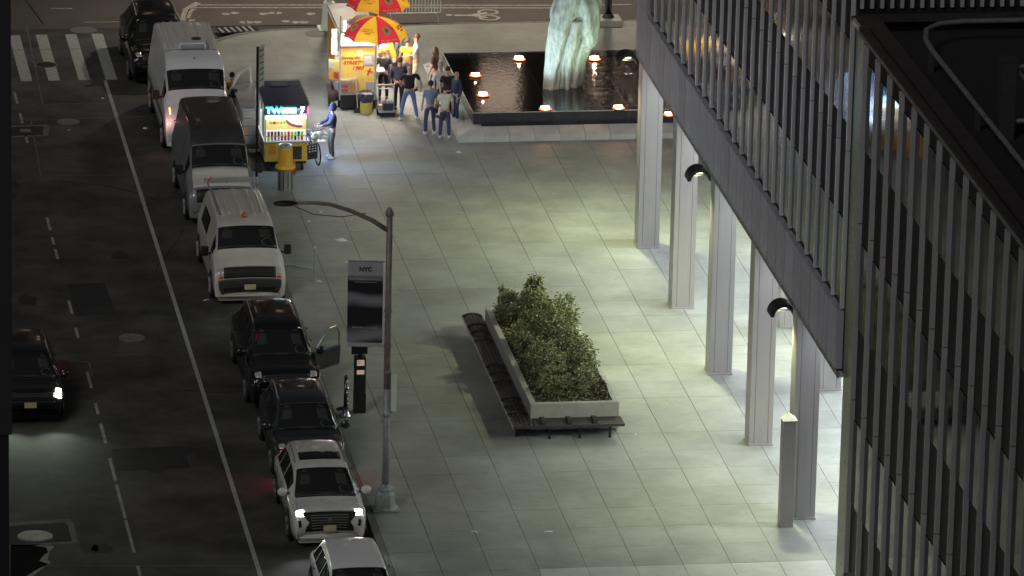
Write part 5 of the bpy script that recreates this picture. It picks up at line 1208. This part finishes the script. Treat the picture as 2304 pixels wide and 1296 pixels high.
MB().lathe([(.07, 2.05), (.07, 2.13), (.055, 2.19), (.02, 2.21)], 12, (0, 1.72, 0)).build('beacon', 'beacon', VC, smooth=True)
MB().tube([(-.72, 4.9, 2.1), (-.6, 5.0, 2.3)], .02, 5).build('rack_hook', 'beacon', VC)
BC.patch('grille', 'black', VC, 1.75, 2.95, -1.12, 1.12, .012, 8, 10)
for k in range(3): BC.patch('grille_bar', 'dark frame', VC, 1.95 + k * .34, 2.0 + k * .34, -1.08, 1.08, .02, 1, 10)
BC.patch('bumper', 'dark frame', VC, .02, 1.66, -2.5, 2.5, .02, 6, 20); BC.patch('lower_grille', 'black', VC, .35, .75, -1.2, 1.2, .03, 2, 8); plate(VC, -.06, .50)
for s_ in (-1, 1):
    BC.patch('headlight', 'headlamp off', VC, 2.15, 2.9, s_ * 1.2, s_ * 2.1, .014, 5, 6); BC.patch('turn_signal', 'beacon', VC, 1.78, 2.02, s_ * 1.2, s_ * 2.1, .012, 3, 6)
    BC.patch('door_gap', 'pipe', VC, 7.5, 7.53, s_ * 2.8, s_ * 5.4, .002, 1, 10)
BC.patch('bonnet_gap', 'pipe', VC, 3.05, 3.08, -1.7, 1.7, .003, 1, 10)

# ---- 4 black people carrier with the open door, 5 dark SUV, 6 pearl white SUV, 7 white car, 8 dark van-like car far, 9 moving dark car
C1, B1 = suv('glossy black car with roof rails and its kerb side front door standing open', -7.50, -10.05, 'car black', L=5.55, W=.97, H=1.80, open_door=True, grille='bar')
seat = MB().box(-.62, 2.0, .5, -.12, 2.2, 1.28); 
B1.patch('red_seat', 'seat red', C1, 6.75, 7.2, -1.45, -1.0, .012, 4, 4)  # red seat showing through the windscreen
C2, B2 = suv('black car with chrome roof rails parked directly behind the white car with lit headlights', -7.50, -15.65, 'dark car', L=4.4, W=.92, H=1.66, grille='bar')
C3, B3 = suv('pearl white car with a sunroof and both headlights lit', -7.62, -20.80, 'pearl', L=4.66, W=.94, H=1.64, on=True, rails=True, sunroof=True)
C4, B4 = suv('white car nearest the camera, only its roof and rear edge inside the picture', -7.55, -27.8, 'white paint', L=4.6, W=.92, H=1.50, rails=False)
C5, B5 = suv('black people carrier parked at the far corner behind the white van', -7.80, 22.3, 'car black', L=5.0, W=.98, H=1.80, grille='bar')
C6, B6 = suv('black car driving along the road at the left edge with a greenish lit headlight', -14.30, -10.6, 'car black', L=4.7, W=.88, H=1.50, rails=False, grille='bar', name='driving_car', group=None)
for s_ in (-1, 1):
    B6.patch('lit_headlight', 'green headlamp', C6, 2.0, 3.5, s_ * 1.15, s_ * 2.05, .03, 4, 5)
    lamp('SPOT', 'beam', C6, (s_ * .6, -.15, .7), 45, (.85, 1, .75), .06, rot=(R(-78), 0, 0), spot=100, blend=.8)

for s_ in (-1, 1):
    B6.patch('tail_light', 'tail red', C6, 12.2, 12.9, s_ * 1.7, s_ * 2.6, .01, 4, 4); lamp('POINT', 'tail_glow', C6, (s_ * .6, 5.0, .6), 3, (1, .05, .08), .05)
# parked cars' papers and a driver's red seat stay visible through the glass
# ================================================================ PEOPLE
rnd_p = random.Random(4)
def skin(name, m, parent, vs, es, rad, lv=1):
    me = bpy.data.meshes.new(name); me.from_pydata([tuple(v) for v in vs], es, []); me.materials.append(MT[m]); o = link(name, me, parent)
    md = o.modifiers.new('skin', 'SKIN'); md.use_smooth_shade = True
    # one root per connected chain
    adj = {i: [] for i in range(len(vs))}
    for a, b in es: adj[a].append(b); adj[b].append(a)
    seen = set(); roots = []
    for i in range(len(vs)):
        if i in seen: continue
        roots.append(i); stk = [i]
        while stk:
            j = stk.pop()
            if j in seen: continue
            seen.add(j); stk += adj[j]
    for i, r_ in enumerate(rad):
        sv_ = me.skin_vertices[0].data[i]; sv_.radius = r_ if isinstance(r_, tuple) else (r_, r_); sv_.use_root = i in roots
    sb_ = o.modifiers.new('sub', 'SUBSURF'); sb_.levels = lv; sb_.render_levels = lv
    return o
def V(*a): return Vector(a)
def person(label, px, py, face, top, legs, hair='hair dark', h=1.74, shoes='black', armL=None, armR=None, stance=.12, step=0.0, lean=0.0, head=(0, 0), long_hair=False, bald=False, sleeves=True, group='people around the food stall', hood=False, wide=1.0, loc=None, knee=0.0):
    p = at(px, py, 0) if loc is None else Vector((*loc, 0))
    t = T('person', label, 'person', (p.x, p.y, 0), R(face), group); k = h / 1.74
    ln_ = math.radians(lean); hip = V(0, knee * .3, .93 - knee * .12)
    def up(d, x=0, y=0): return hip + V(x, y * math.cos(ln_) - d * math.sin(ln_), d * math.cos(ln_) + y * math.sin(ln_) * -1 if False else d * math.cos(ln_))
    pel = hip; wai = up(.17); che = up(.36); nek = up(.54); hb = up(.62, head[0] * .3, 0) + V(0, head[1] * .3, 0); ht_ = up(.74, head[0], 0) + V(0, head[1] - .015, 0)
    sL, sR = up(.46, .175 * wide), up(.46, -.175 * wide)
    aL = armL or [(.24, .02, -.27), (.24, -.08, -.50)]; aR = armR or [(-.24, .02, -.27), (-.24, -.08, -.50)]
    mid_s = up(.46)
    eL, hL = mid_s + V(*aL[0]), mid_s + V(*aL[1]); eR, hR = mid_s + V(*aR[0]), mid_s + V(*aR[1])
    fL, fR = V(stance, -step / 2, .08), V(-stance, step / 2, .08)
    kL = (hip + V(.09, 0, 0) + fL) / 2 + V(.005, -.05 - knee * .5, .02); kR = (hip + V(-.09, 0, 0) + fR) / 2 + V(-.005, -.05 - knee * .5, .02)
    hpL, hpR = hip + V(.09, 0, -.04), hip + V(-.09, 0, -.04)
    tL, tR = fL + V(.02, -.15, -.04), fR + V(-.02, -.15, -.04)
    vs = [pel, wai, che, nek, hb, ht_, sL, eL, hL, sR, eR, hR, hpL, kL, fL, tL, hpR, kR, fR, tR]
    es = [(0, 1), (1, 2), (2, 3), (3, 4), (4, 5), (2, 6), (6, 7), (7, 8), (2, 9), (9, 10), (10, 11), (0, 12), (12, 13), (13, 14), (14, 15), (0, 16), (16, 17), (17, 18), (18, 19)]
    rad = [(.12, .09), (.11, .085), (.125, .095), .05, (.072, .082), (.068, .078), .05, .038, .028, .05, .038, .028, .078, .05, .034, .025, .078, .05, .034, .025]
    # hands: palm and five fingers each
    for e_, h_, sd in ((eL, hL, 1), (eR, hR, -1)):
        d = (h_ - e_).normalized(); sdv = d.cross(V(0, 1, 0.2)).normalized() * sd; nn = d.cross(sdv).normalized()
        wi = vs.index(h_) if False else (8 if sd == 1 else 11)
        pm_ = h_ + d * .06; b0 = len(vs); vs.append(pm_); es.append((wi, b0)); rad.append((.034, .018))
        for q, (off_, l_) in enumerate(((-.027, .066), (-.009, .076), (.009, .072), (.026, .056))):
            b1 = len(vs); a_ = pm_ + sdv * off_ + d * .01; vs += [a_, a_ + d * l_ * .6 - nn * .008, a_ + d * l_ - nn * .026]; es += [(b1, b1 + 1), (b1 + 1, b1 + 2)]; rad += [.0095, .0088, .0075]
        b1 = len(vs); a_ = h_ + d * .025 - sdv * .02; vs += [a_, a_ - sdv * .03 + d * .028, a_ - sdv * .038 + d * .055]; es += [(b1, b1 + 1), (b1 + 1, b1 + 2)]; rad += [.011, .010, .0085]
    body = skin('body', 'skin', t, [v * k for v in vs], es, [tuple(x * k for x in r_) if isinstance(r_, tuple) else r_ * k for r_ in rad])
    # face
    fb_ = MB(); hc = (hb + ht_) / 2 * k; fb_.ball((hc.x, hc.y - .092 * k, hc.z - .005), (.014, .022, .022), 8, 5)
    fb_.ball((hc.x - .078 * k, hc.y, hc.z), (.012, .022, .032), 6, 5); fb_.ball((hc.x + .078 * k, hc.y, hc.z), (.012, .022, .032), 6, 5); fb_.build('nose_and_ears', 'skin', t, smooth=True)
    MB().ball((hc.x - .03, hc.y - .080 * k, hc.z + .022), (.011, .008, .008), 6, 4).build('eye', 'hair dark', t); MB().ball((hc.x + .03, hc.y - .080 * k, hc.z + .022), (.011, .008, .008), 6, 4).build('eye', 'hair dark', t)
    MB().ball((hc.x, hc.y - .078 * k, hc.z - .045), (.024, .008, .006), 8, 4).build('mouth', 'red plastic', t)
    if hood:
        MB().ball((hc.x, hc.y + .022, hc.z + .02), (.115 * k, .118 * k, .145 * k), 12, 9).build('hood', top, t, smooth=True)
    elif not bald:
        MB().ball((hc.x, hc.y + .022, hc.z + .045), (.092 * k, .095 * k, .098 * k), 12, 8).build('hair', hair, t, smooth=True)
        if long_hair: MB().ball((hc.x, hc.y + .07, hc.z - .10), (.10, .065, .22), 12, 8).build('long_hair', hair, t, smooth=True); MB().ball((hc.x + .02, hc.y + .03, hc.z - .02), (.112, .10, .14), 12, 8).build('hair', hair, t, smooth=True)
    # top with sleeves
    sl_ = 1.0 if sleeves == 'long' else .62
    vt = [pel + V(0, 0, -.02), wai, che, up(.475), sL, sL + (eL - sL) * min(1, sl_ * 1.1), sR, sR + (eR - sR) * min(1, sl_ * 1.1)]; et = [(0, 1), (1, 2), (2, 3), (2, 4), (4, 5), (2, 6), (6, 7)]
    rt = [(.150 * wide, .118), (.142 * wide, .112), (.155 * wide, .12), (.09, .075), .074, .060, .074, .060]
    if sleeves == 'long':
        vt += [eL + (hL - eL) * .9, eR + (hR - eR) * .9]; et += [(5, 8), (7, 9)]; rt += [.046, .046]
    skin('top', top, t, [v * k for v in vt], et, [tuple(x * k for x in r_) if isinstance(r_, tuple) else r_ * k for r_ in rt])
    vl = [pel + V(0, 0, .05), pel + V(0, 0, -.03), hpL, kL, fL + V(0, 0, .02), hpR, kR, fR + V(0, 0, .02)]; el_ = [(0, 1), (1, 2), (2, 3), (3, 4), (1, 5), (5, 6), (6, 7)]
    skin('trousers', legs, t, [v * k for v in vl], el_, [tuple(x * k for x in r_) if isinstance(r_, tuple) else r_ * k for r_ in [(.14 * wide, .112), (.145 * wide, .12), .092, .070, .056, .092, .070, .056]])
    for f_ in (fL, fR): MB().ball((f_.x * k, (f_.y - .06) * k, .045), (.052, .135, .05), 12, 7).build('shoe', shoes, t, smooth=True)
    return t
# facing: 0 looks at the camera (-Y), 180 away
person('heavy set person in a black t-shirt and light blue jeans seen from behind, legs apart', 920, 270, 184, 'cl_black', 'cl_jean', h=1.80, shoes='shoe white', stance=.25, hair='skin', wide=1.22, bald=True, armL=[(.30, .02, -.24), (.22, -.20, -.36)], armR=[(-.34, .05, -.24), (-.36, -.04, -.46)])
person('person in dark clothes bending forward beside the hand cart', 896, 250, 170, 'cl_navy', 'cl_black', h=1.72, lean=28, stance=.10, step=.3, armL=[(.25, -.1, -.26), (.2, -.3, -.42)], armR=[(-.26, .0, -.25), (-.2, .1, -.42)], hair='hair brown', sleeves='long')
person('vendor in a bright yellow top leaning over the counter of the stall', 888, 198, -110, 'cl_yellow', 'cl_black', h=1.74, lean=22, armL=[(.2, -.2, -.16), (.1, -.42, -.22)], armR=[(-.2, -.22, -.16), (-.1, -.42, -.22)], hair='hair dark', sleeves='long')
person('person in a dull yellow top standing between the two groups at the stall', 915, 200, 165, 'cl_yellow', 'cl_khaki', h=1.66, hair='hair brown', wide=.95)
person('tall person in a pale shirt and light shorts, farthest right behind the stall queue', 935, 202, -95, 'cl_white', 'cl_cream', h=1.82, hair='hair brown', armL=[(.24, -.06, -.25), (.2, -.3, -.3)])
person('person in a grey blue top and cap reaching across behind the yellow vendor', 902, 172, -100, 'cl_greyblue', 'cl_darkjean', h=1.7, lean=18, armR=[(-.2, -.25, -.05), (-.1, -.5, -.02)], sleeves='long')
person('person in an orange top standing close against the side of the stall', 862, 225, 175, 'cl_black', 'cl_black', h=1.66, hair='cl_orange', wide=1.0)
person('person in a pale top half hidden behind the corner of the stall', 868, 195, 150, 'cl_white', 'cl_purple', h=1.68)
person('woman with long brown hair in a dark sleeveless dress', 977, 222, -125, 'cl_brown', 'cl_brown', hair='hair brown', h=1.66, long_hair=True, wide=.88, sleeves=False, armR=[(-.22, .0, -.26), (-.14, -.24, -.34)])
person('person with dark hair in a grey blue t-shirt and jeans, back to the camera', 967, 303, 188, 'cl_greyblue', 'cl_darkjean', h=1.72, shoes='shoe white', stance=.14)
person('person in a cream t-shirt and dark jeans, back to the camera', 1000, 312, 172, 'cl_cream', 'cl_darkjean', h=1.70, shoes='shoe white', stance=.14, armL=[(.26, .02, -.25), (.18, -.20, -.36)])
person('balding person in a dark jacket over a pale blue shirt beside the fountain corner', 1026, 280, -70, 'cl_navy', 'cl_darkjean', hair='hair grey', h=1.76, bald=True, sleeves='long')
person('person with grey hair facing the pair in t-shirts', 990, 262, 10, 'cl_white', 'cl_black', hair='hair grey', h=1.74, sleeves='long')
person('person in black mostly hidden behind the person in the cream t-shirt', 1006, 268, 0, 'cl_black', 'cl_black', h=1.68)
person('person in a hooded dark purple top and baggy khaki trousers holding a bicycle', 747, 357, -80, 'cl_purple', 'cl_khaki', h=1.72, shoes='shoe white', hood=True, sleeves='long', armL=[(.22, -.14, -.24), (.12, -.40, -.30)], armR=[(-.22, -.14, -.24), (-.12, -.40, -.30)], group=None, wide=1.08)
person('person in a yellow vest standing behind the open door of the white van', 0, 0, 200, 'cl_yellow', 'cl_black', h=1.7, loc=(-6.15, 17.2), group=None)

# bicycle seen nearly end on, with a full basket
bc = T('bicycle', 'bicycle with a front basket full of pale bags held beside the hooded person', 'bicycle', (-4.02, 12.75, 0), R(8))
def tyre(y, z, r): 
    P_ = [(0, y + r * math.cos(2 * math.pi * k / 24), z + r * math.sin(2 * math.pi * k / 24)) for k in range(24)]
    w__ = MB().tube(P_, .022, 6, closed=True).build('wheel', 'rubber', bc, smooth=True)
    b_ = MB(); 
    for k in range(12): a = 2 * math.pi * k / 12; b_.tube([(0, y, z), (0, y + r * .95 * math.cos(a), z + r * .95 * math.sin(a))], .004, 3)
    b_.build('spokes', 'chrome', w__); MB().tube([(0, y + r * .9 * math.cos(2 * math.pi * k / 24), z + r * .9 * math.sin(2 * math.pi * k / 24)) for k in range(24)], .012, 4, closed=True).build('rim', 'chrome', w__)
tyre(0, .33, .33); tyre(1.02, .33, .33)
MB().tube([(0, 0, .33), (0, .12, .62), (0, .18, .86), (0, .2, 1.0)], .02, 6).build('fork', 'cardboard', bc)
MB().tube([(0, .17, .80), (0, .62, .32), (0, .72, .78)], .022, 6).build('frame', 'red plastic', bc); MB().tube([(0, .18, .84), (0, .70, .74)], .02, 6).build('top_tube', 'red plastic', bc); MB().tube([(0, 1.02, .33), (0, .62, .32)], .016, 5).build('chain_stay', 'red plastic', bc); MB().tube([(0, 1.02, .33), (0, .70, .72)], .016, 5).build('seat_stay', 'red plastic', bc)
MB().tube([(-.30, .32, 1.04), (-.12, .2, 1.02), (.12, .2, 1.02), (.30, .32, 1.04)], .015, 6).build('handlebar', 'chrome', bc)
MB().ball((0, .76, .86), (.08, .14, .04), 10, 6).build('saddle', 'black', bc, smooth=True)
MB().tube([(-.12, .62, .32), (.12, .62, .32)], .02, 6).build('crank', 'chrome', bc)
kb_ = bpy.data.objects.new('basket', None); col.objects.link(kb_); kb_.parent = bc
for z in (.78, .90, 1.02): MB().tube([(-.2, -.28, z), (.2, -.28, z), (.2, .06, z), (-.2, .06, z)], .008, 4, closed=True).build('wire', 'stainless', kb_)
for x, y in ((-.2, -.28), (.2, -.28), (.2, .06), (-.2, .06), (0, -.28), (0, .06), (.2, -.1), (-.2, -.1)): MB().tube([(x, y, .76), (x, y, 1.04)], .007, 4).build('wire', 'stainless', kb_)
MB().box(-.2, -.28, .765, .2, .06, .775).build('base', 'stainless', kb_)
bb_ = T('carrier_bags', 'pale plastic bags heaped in the bicycle basket', 'bag', (-4.03, 12.64, .78), 0)
MB().ball((.03, .0, .17), (.12, .11, .12), 10, 7).build('bag', 'paper', bb_, smooth=True); MB().ball((-.1, -.05, .13), (.1, .12, .14), 10, 7).build('bag', 'sign green', bb_, smooth=True)

# ---- lettering becomes ordinary mesh
bpy.context.view_layer.update(); dg = bpy.context.evaluated_depsgraph_get()
for o in [o for o in col.objects if o.type == 'FONT']:
    me = bpy.data.meshes.new_from_object(o.evaluated_get(dg)); nm = o.name; q = bpy.data.objects.new('tmp', me); col.objects.link(q)
    q.parent = o.parent; q.location = o.location; q.rotation_euler = o.rotation_euler
    bpy.data.objects.remove(o); q.name = nm
